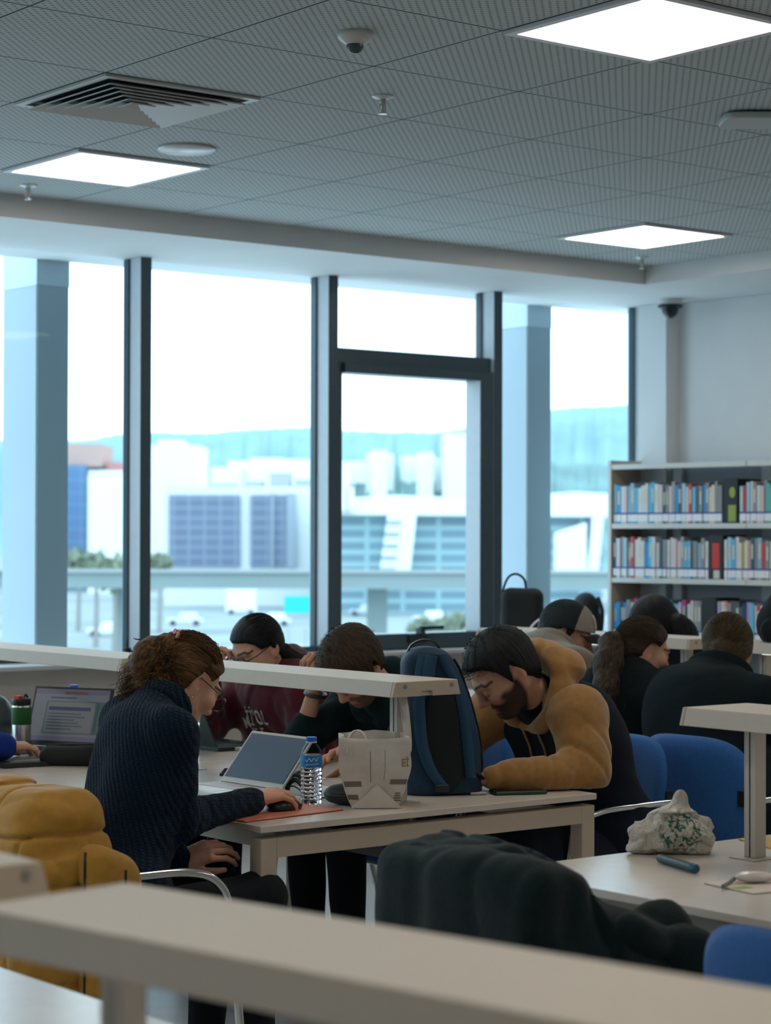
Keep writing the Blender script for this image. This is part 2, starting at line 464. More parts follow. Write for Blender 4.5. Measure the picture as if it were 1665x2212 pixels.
# small black holder at the foot of the mullion
def clamp():
    r = thing('blind_chain_holder', (2.60, 3.67, 0.886), 0, 'small black chain holder at the foot of the mullion by the exterior column window', 'chain holder')
    bm = B(); rbox(bm, (-.05, -.02, 0), (.06, .02, .02)); rbox(bm, (-.02, -.02, .02), (.05, .02, .05)); lathe(bm, [(.022, .0), (.022, .012)], 12, (-.03, 0, .05))
    fin('holder_body', bm, mat('black_handle', (0, 0, 0)), r, bevel=.003)
    bm = B(); tube(bm, [(-.03, 0, .02), (-.03, 0, .09), (-.028, .0, .10)], .008, 8); fin('holder_post', bm, mat('black_handle', (0, 0, 0)), r)
clamp()

# ---------------------------------------------------------------- ceiling fittings
lamp_frame = mat('lamp_frame', (0.62, 0.6, 0.62), 0.4)
lamp_glow = mat('lamp_glow', (0.9, 0.9, 0.9), 0.5, emit=(1.0, 0.90, 0.78), estr=PANEL_EMIT)
def panel(a, b_, label, group=None):
    x0, y0 = a*0.6, b_*0.6
    r = thing('ceiling_light_panel', (x0+0.3, y0+0.3, ZC), 0, label, 'ceiling light', group)
    bm = B()
    for lo, hi in (((-.297, -.297), (.297, -.27)), ((-.297, .27), (.297, .297)), ((-.297, -.27), (-.27, .27)), ((.27, -.27), (.297, .27))):
        rbox(bm, (lo[0], lo[1], -0.012), (hi[0], hi[1], -0.001))
    fin('panel_frame', bm, lamp_frame, r, smooth=False)
    bm = B(); rbox(bm, (-.27, -.27, -.009), (.27, .27, -.004)); fin('diffuser', bm, lamp_glow, r, smooth=False)
panel(2, -2, 'large bright square LED ceiling panel at the top edge, nearest the smoke detector')
panel(2, 3, 'bright square LED ceiling panel beside the round flat speaker and below the air vent')
panel(7, 3, 'bright square LED ceiling panel close to the corner of the ceiling over the bookshelf')
for a, b_ in ((7, -2), (-3, 3), (-3, -2), (2, -7), (-3, -7), (7, -7), (-8, 3), (-8, -2), (2, -12), (-3, -12)):
    panel(a, b_, 'square LED ceiling panel outside the view', 'ceiling panels outside the view')
vent_m = mat('vent_white', (0.50, 0.50, 0.48), 0.45)
def vent():
    r = thing('ceiling_air_vent', (0.9, 0.9, ZC), 0, 'square ceiling air diffuser of nested slats between the tiles', 'air vent')
    bm = B(); 
    for s0, s1 in ((.297, .27),):
        rbox(bm, (-s0, -s0, -.01), (s0, -s1, -.001)); rbox(bm, (-s0, s1, -.01), (s0, s0, -.001)); rbox(bm, (-s0, -s1, -.01), (-s1, s1, -.001)); rbox(bm, (s1, -s1, -.01), (s0, s1, -.001))
    fin('vent_frame', bm, vent_m, r, smooth=False)
    for k in range(6):
        a = .262-.043*k; b_ = a-.046; bm = B()
        V = [bm.verts.new((sx*a, sy*a, -.022)) for sx, sy in ((-1, -1), (1, -1), (1, 1), (-1, 1))]
        U = [bm.verts.new((sx*max(b_, .004), sy*max(b_, .004), -.001)) for sx, sy in ((-1, -1), (1, -1), (1, 1), (-1, 1))]
        for i in range(4): bm.faces.new((V[i], V[(i+1) % 4], U[(i+1) % 4], U[i]))
        o = fin('louver', bm, vent_m, r, smooth=False)
        md = o.modifiers.new('s', 'SOLIDIFY'); md.thickness = .004
    bm = B(); rbox(bm, (-.265, -.265, -.0035), (.265, .265, -.0008)); fin('vent_back', bm, mat('vent_dark', (0.02, 0.03, 0.03), 0.8), r, smooth=False)
vent()
det_m = mat('detector_white', (0.55, 0.55, 0.52), 0.3); dark_lens = mat('dark_lens', (0.05, 0.07, 0.07), 0.2)
r = thing('smoke_detector', (0.884, -0.317, ZC), 0, 'domed white smoke detector with a dark tip on the ceiling tiles', 'smoke detector')
bm = B(); lathe(bm, [(.05, 0), (.053, -.006), (.05, -.018), (.04, -.026), (.028, -.034), (.0245, -.036)], 40); fin('detector_body', bm, det_m, r, angle=60)
bm = B(); lathe(bm, [(.0245, -.036), (.024, -.046), (.018, -.056), (.008, -.061), (.001, -.062)], 32); fin('detector_tip', bm, dark_lens, r)
spk = mat('sprinkler_metal', (0.45, 0.46, 0.44), 0.3, metal=0.6)
for i, (x, y, lb) in enumerate(((1.498, .332, 'small hanging fire sprinkler near the middle of the ceiling, below the smoke detector'), (1.472, 2.672, 'small fire sprinkler by the soffit below the left light panel'), (5.06, 2.672, 'small fire sprinkler in the ceiling corner below the far light panel'))):
    r = thing('fire_sprinkler', (x, y, ZC), 0, lb, 'sprinkler', 'ceiling sprinklers')
    bm = B(); lathe(bm, [(.036, 0), (.036, -.004), (.02, -.010), (.012, -.012)], 24); fin('escutcheon', bm, det_m, r)
    bm = B(); lathe(bm, [(.011, -.010), (.011, -.028), (.006, -.036), (.005, -.052), (.004, -.058)], 14); fin('sprinkler_body', bm, spk, r)
    bm = B(); lathe(bm, [(.016, -.058), (.016, -.061), (.002, -.062)], 16); tube(bm, [(.011, 0, -.028), (.012, 0, -.045), (.003, 0, -.059)], .002, 6); tube(bm, [(-.011, 0, -.028), (-.012, 0, -.045), (-.003, 0, -.059)], .002, 6)
    fin('deflector', bm, spk, r)
r = thing('ceiling_speaker', (1.512, 1.535, ZC), 0, 'round flat white speaker disc on the ceiling beside the left light panel', 'speaker')
bm = B(); lathe(bm, [(.105, 0), (.108, -.008), (.10, -.014), (.02, -.019), (.001, -.0195)], 48); fin('speaker_grille', bm, det_m, r, angle=60)
r = thing('wireless_access_point', (2.69, -0.215, ZC), 0.9, 'pale square ceiling device with dark clips at the right edge of the ceiling', 'access point')
bm = B(); prism(bm, [(.11*math.copysign(abs(math.cos(t))**.5, math.cos(t)), .11*math.copysign(abs(math.sin(t))**.5, math.sin(t))) for t in np.linspace(0, 2*math.pi, 48)[:-1]], -.030, -.006); fin('housing', bm, mat('ap_white', (0.42, 0.45, 0.43), 0.5), r, angle=50, bevel=.008, bseg=3)
bm = B(); rbox(bm, (-.06, -.06, -.006), (.06, .06, -.0005)); rbox(bm, (.02, -.118, -.028), (.07, -.100, -.002)); rbox(bm, (.10, -.02, -.028), (.118, .03, -.002)); fin('mount_clip', bm, mat('clip_dark', (0.02, 0.03, 0.03), 0.6), r, smooth=False)
r = thing('security_camera', (5.98, 3.36, ZS), 0, 'dark dome security camera under the soffit beside the boxed duct', 'security camera')
bm = B(); lathe(bm, [(.07, 0), (.07, -.03), (.062, -.036)], 32); fin('camera_base', bm, mat('cam_white', (.6, .6, .6), .4), r)
bm = B(); lathe(bm, [(.072, -.036), (.072, -.048), (.05, -.055), (.046, -.075), (.035, -.095), (.018, -.107), (.001, -.11)], 32); fin('camera_dome', bm, mat('dome_black', (0.01, 0.018, 0.02), 0.15), r)
# ---------------------------------------------------------------- outside: columns, city, hills
clad_m = mat('cladding_panel', (0.37, 0.45, 0.51), 0.5, noise=0.03, nscale=2)
def DIR(px): 
    d = _f+_r*((px-832.5)/4642.15); return d
def far(px, D):   # a place D metres out along the view line that crosses the photo's column px
    p = CAM+DIR(px)*D; return float(p[0]), float(p[1])
HZ = 1162.0
def zat(py, D): return 1.48+(HZ-py)/4642.15*D
FACE = math.atan2(_f[1], _f[0])-math.pi/2      # yaw that turns a box to face the library
def column_out(x0, x1, y0, y1, label):
    r = thing('facade_column', (x0, y0, -9.0), 0, label, 'column')
    w, d = x1-x0, y1-y0
    bm = B(); rbox(bm, (.006, 0, 0), (w, d, 11.72)); rbox(bm, (0, .006, 0), (.0055, d, 11.72)); fin('cladding', bm, clad_m, r, smooth=False)
    bm = B(); rbox(bm, (-.003, -.003, 11.72), (w+.003, d, 12.6)); fin('capital', bm, mat('cladding_light', (0.55, 0.66, 0.74), 0.5), r, smooth=False)
column_out(2.312, 2.49, 4.1, 4.44, 'pale blue clad column outside the leftmost window')
column_out(5.554, 5.74, 4.1, 4.44, 'pale blue clad column outside the window right of the opening sash')

def ridge_mesh(name, D, prof, base, m, depth=300, **k):
    """a hill: crest profile in metres, sloping back behind and down in front; built on the ground at its own distance"""
    V = []; F = []; n = len(prof)
    for row, (dd, hf) in enumerate(((-depth, 0.0), (-depth*.6, .35), (-depth*.3, .72), (0, 1.0), (depth*.5, .8), (depth, .2))):
        for px, py in prof:
            x, y = far(px, D+dd); z = base+(zat(py, D)-base)*hf
            V.append((x, y, z+(0 if row in (0, 5) else random.uniform(-1, 1)*.002*D*(.15 if row == 3 else 1))))
    for r_ in range(5):
        for i in range(n-1): F.append((r_*n+i, r_*n+i+1, (r_+1)*n+i+1, (r_+1)*n+i))
    return pmesh(name, V, F, m)
def prof_fill(pts, step=9, jit=.8):
    xs = np.arange(pts[0][0], pts[-1][0]+1, step); ys = np.interp(xs, *zip(*pts))
    return [(float(x), float(y)+random.uniform(-jit, jit)) for x, y in zip(xs, ys)]
hill_far = mat('hazed_far_hill', (0.26, 0.385, 0.425), 1.0, spec=0, noise=0.12, nscale=.02)  # haze put into the colour: the far hill is kept pale blue
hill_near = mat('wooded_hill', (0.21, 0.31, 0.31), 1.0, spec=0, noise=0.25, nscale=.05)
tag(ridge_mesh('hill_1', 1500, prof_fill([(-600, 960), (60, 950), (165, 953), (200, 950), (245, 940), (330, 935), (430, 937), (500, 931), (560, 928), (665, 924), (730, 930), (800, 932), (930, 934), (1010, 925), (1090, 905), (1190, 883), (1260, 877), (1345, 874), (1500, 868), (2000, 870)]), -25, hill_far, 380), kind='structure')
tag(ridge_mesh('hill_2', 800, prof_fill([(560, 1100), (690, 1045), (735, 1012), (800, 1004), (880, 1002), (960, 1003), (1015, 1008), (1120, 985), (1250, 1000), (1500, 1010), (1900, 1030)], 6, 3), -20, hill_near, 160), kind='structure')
ground_m = mat('city_ground', (0.27, 0.30, 0.31), 0.9, noise=0.35, nscale=.06)
bm = B(); rbox(bm, (-1500, 40, -9.3), (2500, 2600, -9.0)); struct('ground', bm, ground_m)
# buildings
bwhite = mat('facade_white', (0.72, 0.73, 0.74), 0.7); 
def facade_mat(name, a, b_, sx, sz, mort=.12, rough=.3):
    m = mat(name, a, rough); N, L, b = nodes_of(m)
    tc = N.new('ShaderNodeTexCoord'); mp = N.new('ShaderNodeMapping'); mp.inputs['Rotation'].default_value = (math.pi/2, 0, 0)
    L.new(tc.outputs['Object'], mp.inputs[0])
    br = N.new('ShaderNodeTexBrick'); br.offset = 0; br.inputs['Scale'].default_value = 1; br.inputs['Brick Width'].default_value = sx; br.inputs['Row Height'].default_value = sz
    br.inputs['Mortar Size'].default_value = mort; br.inputs['Mortar Smooth'].default_value = .2; br.inputs['Bias'].default_value = 0
    br.inputs['Color1'].default_value = (*a, 1); br.inputs['Color2'].default_value = (*[x*.75+.03 for x in a], 1); br.inputs['Mortar'].default_value = (*b_, 1)
    L.new(mp.outputs[0], br.inputs[0]); L.new(br.outputs[0], b.inputs['Base Color'])
    return m
glass_navy = facade_mat('office_glass', (0.15, 0.19, 0.28), (0.23, 0.27, 0.36), 2.4, 1.5, .18)
glass_teal = facade_mat('teal_glass', (0.18, 0.30, 0.36), (0.33, 0.48, 0.52), 5.0, 1.7, .35)
glass_blue = facade_mat('blue_slab', (0.085, 0.18, 0.34), (0.14, 0.26, 0.42), 3.0, 2.4, .12)
def px_box(bm, D, x0, x1, ytop, ybot, dep, D0, cx, mi=0, zb=None):
    """box in the frame of a building whose base stands D0 out at column cx"""
    s = D/4642.15
    a = (x0-cx)*s; b_ = (x1-cx)*s
    z1 = zat(ytop, D); z0 = zat(ybot, D) if zb is None else zb
    rbox(bm, (a, D-D0, z0+9.0), (b_, D-D0+dep, z1+9.0), mi)
def bld(name, D, cx, label, cat='building'):
    x, y = far(cx, D)
    return thing(name, (x, y, -9.0), FACE, label, cat)
D = 330.
r = bld('office_building', D, 510, 'broad office block with dark blue glazing and a white frame beyond the middle window')
bm = B(); px_box(bm, D, 356, 672, 1052, 1240, 26, D, 510, zb=-9); o = fin('shell', bm, bwhite, r, smooth=False)
bm = B(); px_box(bm, D-.6, 366, 519, 1070, 1226, .8, D, 510); px_box(bm, D-.6, 541, 622, 1070, 1226, .8, D, 510); fin('glazing', bm, glass_navy, r, smooth=False)
for a_, b_ in ((586, 592), (620, 640)):
    bm = B(); px_box(bm, D-1, a_, b_, 1066, 1228, 1.0, D, 510); fin('pier', bm, mat('pier_grey', (.34, .38, .44), .6), r, smooth=False)
bm = B()
for x0, x1, y0 in ((450, 500, 1044), (520, 560, 1040), (575, 620, 1022), (628, 660, 1036)): px_box(bm, D+8, x0, x1, y0, 1056, 6, D, 510)
fin('roof_plant', bm, mat('roof_plant', (.36, .38, .4), .7), r, smooth=False)
D = 470.
r = bld('white_tower', D, 378, 'plain white slab tower rising behind the dark glazed office block')
bm = B(); px_box(bm, D, 326, 430, 962, 1240, 24, D, 378, zb=-9); px_box(bm, D+2, 340, 390, 952, 970, 14, D, 378); fin('shell', bm, mat('tower_white', (.85, .86, .87), .7), r, smooth=False)
D = 520.
r = bld('hillside_houses', D, 560, 'cluster of overexposed white houses on the slope behind the office block', 'houses')
bm = B()
for x0, x1, y0 in ((455, 520, 1010), (490, 560, 996), (540, 610, 990), (590, 680, 992), (630, 700, 1004)): px_box(bm, D+random.uniform(-20, 20), x0, x1, y0, 1060, 14, D, 560, zb=-9)
fin('shell', bm, mat('tower_white', (0, 0, 0)), r, smooth=False)
D = 760.
r = bld('hilltop_houses', D, 860, 'pale houses with a white block between the two hills beyond the opening window', 'houses')
bm = B()
for x0, x1, y0 in ((735, 790, 996), (790, 850, 980), (800, 835, 972), (866, 940, 984), (900, 935, 976), (956, 1020, 935), (940, 1000, 990)): px_box(bm, D+random.uniform(-20, 20), x0, x1, y0, 1010, 14, D, 860, zb=-9)
fin('shell', bm, mat('tower_white', (0, 0, 0)), r, smooth=False)
D = 300.
r = bld('arena_building', D, 870, 'wide white roofed building with teal glazing and a leaning white pier beyond the opening window')
bm = B(); px_box(bm, D, 690, 1300, 1100, 1250, 40, D, 870, zb=-9); fin('glazing', bm, glass_teal, r, smooth=False)
bm = B()
s = D/4642.15
pr = [(690, 1112), (690, 1090), (760, 1076), (850, 1070), (960, 1074), (1050, 1082), (1130, 1070), (1240, 1062), (1320, 1066), (1320, 1116)]
prism(bm, [((x-870)*s, zat(y, D)+9) for x, y in pr], -2.5, 30, 'y'); fin('roof', bm, mat('tower_white', (0, 0, 0)), r, smooth=False)
for q in (((838, 1104), (900, 1104), (884, 1250), (818, 1250)), ((1276, 1104), (1300, 1104), (1286, 1250), (1262, 1250)), ((1194, 1150), (1262, 1128), (1262, 1240), (1194, 1240))):
    bm = B(); prism(bm, [((x-870)*s, zat(y, D)+9) for x, y in q], -3.5, 0.2, 'y'); fin('pier', bm, mat('tower_white', (0, 0, 0)), r, smooth=False)
for k in range(5):
    bm = B(); prism(bm, [((x-870)*s, zat(y, D)+9) for x, y in ((834-k*3, 1125+k*25), (866-k*3, 1125+k*25), (866-k*3, 1131+k*25), (834-k*3, 1131+k*25))], -3.9, -3.4, 'y'); fin('stair_slot', bm, mat('pier_grey', (0, 0, 0)), r, smooth=False)
bm = B(); px_box(bm, D-4, 732, 752, 1018, 1102, 8, D, 870); px_box(bm, D-4, 746, 762, 1052, 1102, 8, D, 870); fin('roof_tower', bm, mat('tower_white', (0, 0, 0)), r, smooth=False)
D = 420.
r = bld('blue_slab_building', D, 175, 'narrow dark blue tower at the far left beside a white block')
bm = B(); px_box(bm, D, 120, 186, 1006, 1180, 20, D, 175, zb=-9); fin('shell', bm, glass_blue, r, smooth=False)
bm = B(); px_box(bm, D+2, 120, 215, 960, 1010, 18, D, 175); fin('upper_storey', bm, mat('salmon_roof', (.50, .33, .29), .8), r, smooth=False)
D = 400.
r = bld('white_block', D, 225, 'bright white block with a scalloped top in the leftmost window')
bm = B(); px_box(bm, D, 190, 275, 1028, 1186, 20, D, 225, zb=-9)
for k in range(7): px_box(bm, D, 192+k*12, 199+k*12, 1018, 1030, 5, D, 225)
fin('shell', bm, mat('tower_white', (0, 0, 0)), r, smooth=False)
bm = B(); px_box(bm, D+24, 196, 275, 1000, 1060, 14, D, 225, zb=-9); fin('red_roof', bm, mat('red_roof', (.55, .25, .25), .8), r, smooth=False)
# overpass
D = 90.
r = bld('overpass', D, 700, 'long pale concrete overpass crossing behind all the windows', 'bridge')
bm = B(); px_box(bm, D, -700, 2100, 1238, 1272, 7, D, 700); fin('deck', bm, mat('concrete', (.25, .30, .30), .9, noise=.06, nscale=.3), r, smooth=False)
bm = B(); px_box(bm, D-.2, -700, 2100, 1231, 1238, .5, D, 700); fin('parapet', bm, mat('parapet_white', (.36, .38, .38), .8), r, smooth=False)
for px in (-300, 250, 790, 1330):
    bm = B(); px_box(bm, D+2, px, px+44, 1272, 1300, 2, D, 700, zb=-9); fin('support', bm, mat('concrete', (0, 0, 0)), r, smooth=False)
def veh(name, px, py, D, size, col, label, cat, rz=0.0):
    x, y = far(px, D); L_, w, h = size
    r = thing(name, (x, y, -9.0), FACE+rz, label, cat)
    bm = B(); rbox(bm, (-L_/2, -w/2, .35), (L_/2, w/2, h*.55)); box(bm, (0.1*L_ if cat == 'car' else 0, 0, h*.77), (L_*(.55 if cat == 'car' else 1), w*.92, h*.46), taper=(.8, .85) if cat == 'car' else (1, 1)); fin('body', bm, mat('paint_%d' % (hash(col) % 9999), col, .3), r, bevel=.08)
    for sx in (-.32, .32):
        for sy in (-1, 1):
            bm = B(); lathe(bm, [(.33, -.1), (.33, .1)], 14); bmesh.ops.rotate(bm, verts=bm.verts, matrix=Matrix.Rotation(math.pi/2, 3, 'X')); bmesh.ops.translate(bm, verts=bm.verts, vec=(sx*L_, sy*w/2, .33)); fin('wheel', bm, mat('tyre', (.03, .03, .03), .8), r)
def street_D(py): return (1.48+9.0)*4642.15/(py-HZ)
veh('delivery_truck', 522, 1325, street_D(1327), (4.2, 2.2, 3.3), (.85, .86, .87), 'white box truck seen through the middle window behind the ponytailed student', 'truck')
for px, py, c, lb in ((235, 1376, (.8, .8, .8), 'white car with headlights on the road in the leftmost window'), (590, 1352, (.75, .76, .78), 'pale car right of the white truck in the street'), (400, 1352, (.7, .72, .75), 'pale car on the street left of the white truck'), (790, 1330, (.5, .55, .6), 'grey car in the street behind the opening window'), (930, 1345, (.78, .76, .74), 'off white car on the street near the window handle')):
    veh('street_car', px, py, street_D(py), (4.3, 1.8, 1.5), c, lb, 'car', random.uniform(-.3, .3))
x, y = far(642, 150); r = thing('teal_signboard', (x, y, -9), FACE, 'bright teal signboard on posts beside the mullion in the street', 'signboard')
bm = B(); rbox(bm, (-.9, -.1, zat(1325, 150)+9), (1.0, .1, zat(1288, 150)+9)); fin('board', bm, mat('teal_board', (.02, .55, .5), .5), r, smooth=False)
bm = B(); tube(bm, [(-.6, 0, 0), (-.6, 0, 4.2)], .06, 8); tube(bm, [(.6, 0, 0), (.6, 0, 4.2)], .06, 8); fin('post', bm, mat('pier_grey', (0, 0, 0)), r)
x, y = far(415, 190); r = thing('yellow_barrier', (x, y, -9), FACE-.06, 'yellow striped roadside barrier curving behind the dark haired student', 'barrier')
bm = B(); tube(bm, smooth_path([(-4.5, 1.5, 1.0), (-1, .5, .8), (2.4, -2.5, .6), (6, -8, .5)], 6), .28, 6); fin('rail', bm, mat('yellow_paint', (.75, .52, .06), .6), r)
bm = B()
for p in ((-4.5, 1.5), (-1, .5), (2.4, -2.5), (6, -8)): tube(bm, [(p[0], p[1], 0), (p[0], p[1], .7)], .1, 6)
fin('post', bm, mat('pier_grey', (0, 0, 0)), r)
# trees: a trunk and a crown of leaf clumps each
tree_m = mat('tree_leaves', (0.22, 0.25, 0.18), .9, noise=.3, nscale=.6); trunk_m = mat('trunk', (.30, .29, .27), .9)
for i, (px, py, D, h) in enumerate(((170, 1192, 240, 6), (208, 1198, 205, 5), (248, 1204, 170, 4.5), (345, 1196, 235, 4), (985, 1326, 165, 4.5), (915, 1336, 150, 3.0), (1235, 1306, 180, 4.5))):
    x, y = far(px, D); zt = zat(py, D)+9; 
    r = thing('street_tree', (x, y, -9), 0, ['bushy tree nearest the exterior column in the leftmost window', 'brownish tree between the blue tower and the white block', 'green tree at the foot of the white block', 'slim tree at the left edge of the middle window', 'round bush at the lower right of the opening window', 'low bush left of the window handle view', 'tree in the right window by the black bag'][i], 'tree')
    bm = B(); tube(bm, [(0, 0, 0), (.1, 0, zt*.5), (0, .1, zt*.75)], [.3, .22, .1], 8); fin('trunk', bm, trunk_m, r)
    V = []; F = []
    for k in range(160):
        u = np.random.normal(size=3); u /= np.linalg.norm(u); c_ = u*np.array([.36*h, .36*h, .3*h])*np.random.uniform(.6, 1); c_[2] += zt-.3*h
        a = np.random.normal(size=(4, 3))*.07*h; b0 = len(V); V += [tuple(c_+q) for q in a]; F += [(b0, b0+1, b0+2), (b0, b0+2, b0+3), (b0, b0+1, b0+3), (b0+1, b0+2, b0+3)]
    pmesh('crown', V, F, tree_m, r, smooth=False)
# ---------------------------------------------------------------- desks and light bars
lam_m = mat('desk_laminate', (0.60, 0.535, 0.475), 0.22, spec=0.65, noise=0.03, nscale=25, bump=0.02, bscale=400)
steel_m = mat('beige_powder_steel', (0.50, 0.42, 0.325), 0.5, noise=0.02, nscale=60)
bar_m = mat('light_bar_shell', (0.56, 0.505, 0.43), 0.55, noise=0.02, nscale=60)
post_m = mat('grey_beige_post', (0.44, 0.42, 0.37), 0.4)
strip_m = mat('light_strip', (0.9, 0.9, 0.9), .5, emit=(1, .97, .92), estr=1.2)
screw_m = mat('screw_steel', (0.35, 0.35, 0.34), 0.3, metal=.8)
dark_steel = mat('dark_tray', (0.06, 0.055, 0.05), 0.6)
def desk(cx, y0, y1, label, rz=0.0):
    cy = (y0+y1)/2; ly = y1-y0; w = 1.19
    r = thing('study_desk', (cx, cy, 0), rz, label, 'desk', 'study desks')
    bm = B(); rbox(bm, (-w/2, -ly/2+.001, .722), (w/2, ly/2-.001, .74)); fin('tabletop', bm, lam_m, r, smooth=True, bevel=.002)
    a = w/2-.004; b_ = ly/2-.006; t = .05
    bm = B()
    for sy in (-1, 1): rbox(bm, (-a+t, sy*b_, .655), (a-t, sy*(b_-t), .706))
    for sx in (-1, 1): rbox(bm, (sx*(a-.10), -b_+t+.001, .66), (sx*(a-.13), b_-t-.001, .706))
    rbox(bm, (-.3, -.3, .705), (.3, .3, .7215))
    fin('frame', bm, steel_m, r, smooth=False, bevel=.002)
    for sx in (-1, 1):
        for sy in (-1, 1):
            bm = B(); rbox(bm, (sx*a, sy*b_, .002), (sx*(a-t), sy*(b_-t), .706)); fin('leg', bm, steel_m, r, smooth=False, bevel=.002)
    bm = B(); rbox(bm, (-.10, -b_+.12, .60), (.10, b_-.12, .604)); rbox(bm, (-.10, -b_+.12, .604), (-.095, b_-.12, .655)); rbox(bm, (.095, -b_+.12, .604), (.10, b_-.12, .655)); rbox(bm, (-.02, -b_+.15, .655), (.02, b_-.15, .7205))
    fin('cable_tray', bm, dark_steel, r, smooth=False)
    return r
def light_bar(cx, y0, y1, label, rz=0.0):
    cy = (y0+y1)/2; L_ = y1-y0
    r = thing('desk_light_bar', (cx, cy, .74), rz, label, 'light bar', 'light bars over the desks')
    zb, zt = .305, .347; wb, wt = .122, .110
    bm = B()
    poly = [(-wb, zb), (-wb+.004, zb-.0), (wb, zb), (wt, zt), (-wt, zt)]
    poly = [(-wb, zb), (wb, zb), (wt, zt), (-wt, zt)]
    prism(bm, poly, -L_/2+.012, L_/2-.012, 'y'); fin('bar_shell', bm, bar_m, r, smooth=False, bevel=.002)
    for s in (-1, 1):
        q = [(-wb, zb), (-.022, zb), (-.018, zb+.014), (.018, zb+.014), (.022, zb), (wb, zb), (wt, zt), (-wt, zt)]
        bm = B(); y_ = s*L_/2; prism(bm, q, min(y_, y_-s*.0115), max(y_, y_-s*.0115), 'y'); o = fin('end_cap', bm, steel_m, r, smooth=False, bevel=.002)
        for x in (-.078, .088):
            bm = B(); lathe(bm, [(.0065, -.0015), (.0065, .0015), (.003, .0018), (.003, .0008)], 14); bmesh.ops.rotate(bm, verts=bm.verts, matrix=Matrix.Rotation(s*-math.pi/2, 3, 'X')); bmesh.ops.translate(bm, verts=bm.verts, vec=(x, s*(L_/2+.001), zt-.014)); fin('screw', bm, screw_m, o, smooth=False)
    for s in (-1, 1):
        y_ = s*(L_/2-.125)
        bm = B(); rbox(bm, (-.018, y_-.018, .003), (.018, y_+.018, zb)); rbox(bm, (-.018, y_-s*.0-.004, .003), (.018, y_+.004, zb)); o = fin('post', bm, post_m, r, smooth=False, bevel=.002)
        bm = B(); rbox(bm, (-.045, y_-.04, .0005), (.045, y_+.04, .003)); fin('base_plate', bm, post_m, r, smooth=False)
    bm = B()
    for sx in (-.075, .075): rbox(bm, (sx-.010, -L_/2+.18, zb-.004), (sx+.010, L_/2-.18, zb-.0005))
    fin('light_strip', bm, strip_m, r, smooth=False)
    return r
XM, XF, XB = .88, -1.62, 3.38
desk(XM, -.71, .70, 'pale laminate desk with square beige legs in the middle, backpack and paper bag on it')
desk(XM, .702, 2.11, 'pale laminate desk behind the woman in the navy sweater, thermos and laptop on it')
desk(XM, -3.01, -1.60, 'pale laminate desk at the lower right with the tied plastic bag on it')
desk(-1.70, -3.02, -1.61, 'pale laminate desk glimpsed below the blurred bar at the lower left corner')
desk(-1.60, -4.495, -3.09, 'pale laminate desk under the big blurred bar in the foreground', math.radians(9.5))
desk(XB, .56, 1.97, 'far pale desk by the windows where the man in the cap sits')
desk(XB, 1.972, 3.38, 'far pale desk nearest the window with the black laptop bag on it')
desk(XB, -.85, .558, 'far pale desk in front of the woman in the black coat')
light_bar(XM, -.655, .665, 'beige light bar over the middle desk, its screwed end cap in front of the backpack')
light_bar(XM, .765, 2.06, 'beige light bar at the left running behind the curly haired woman')
light_bar(XM, -2.96, -1.725, 'beige light bar over the lower right desk beside the blue chair')
light_bar(-1.596, -4.448, -3.128, 'big blurred beige light bar crossing the bottom foreground', math.radians(9.5))
light_bar(-1.705, -2.925, -1.65, 'blurred end of a light bar at the lower left in front of the yellow jacket')
light_bar(XB, .625, 1.90, 'far white light bar in front of the man in the cap')
light_bar(XB, -.80, .46, 'far light bar at the right edge under the black jacket')

# ---------------------------------------------------------------- chairs
blue_m = mat('blue_fabric', (0.026, 0.112, 0.33), 0.85, sheen=.12, noise=.10, nscale=120, bump=.25, bscale=500, spec=.2)
chrome_m = mat('chrome_tube', (0.62, 0.63, 0.62), 0.16, metal=1.0)
grey_m = mat('grey_tube', (0.40, 0.42, 0.42), 0.3, metal=.7)
black_pl = mat('black_plastic', (0.012, 0.016, 0.018), 0.45)
def pad(bm, w, h, t, curve=0.0, n=18, e=3.2, taper=0.0):
    """rounded padded slab in the local YZ plane facing +x, bowed by CURVE"""
    def sq(u, v):   # square to superellipse-ish
        m_ = max(abs(u), abs(v)); 
        if m_ < 1e-9: return 0, 0, 0
        q = (abs(u/m_)**e+abs(v/m_)**e)**(1/e)
        return u/q, v/q, m_
    S = [[], []]
    for i in range(n+1):
        for s in (0, 1): S[s].append([])
        for j in range(n+1):
            u, v = -1+2*i/n, -1+2*j/n; a, b_, m_ = sq(u, v)
            th = t/2*max(0.0, 1-m_**7)**.5
            y = a*w/2*(1+taper*b_); z = b_*h/2; x = -curve*(1-(y/(w/2))**2)
            for s in (0, 1):
                if m_ > .999 and s == 1: S[1][i].append(S[0][i][j]); continue
                S[s][i].append(bm.verts.new((x+(th if s == 0 else -th), y, z)))
    for s in (0, 1):
        for i in range(n):
            for j in range(n):
                q = [S[s][i][j], S[s][i+1][j], S[s][i+1][j+1], S[s][i][j+1]]
                try: bm.faces.new(q if s == 0 else q[::-1])
                except ValueError: pass
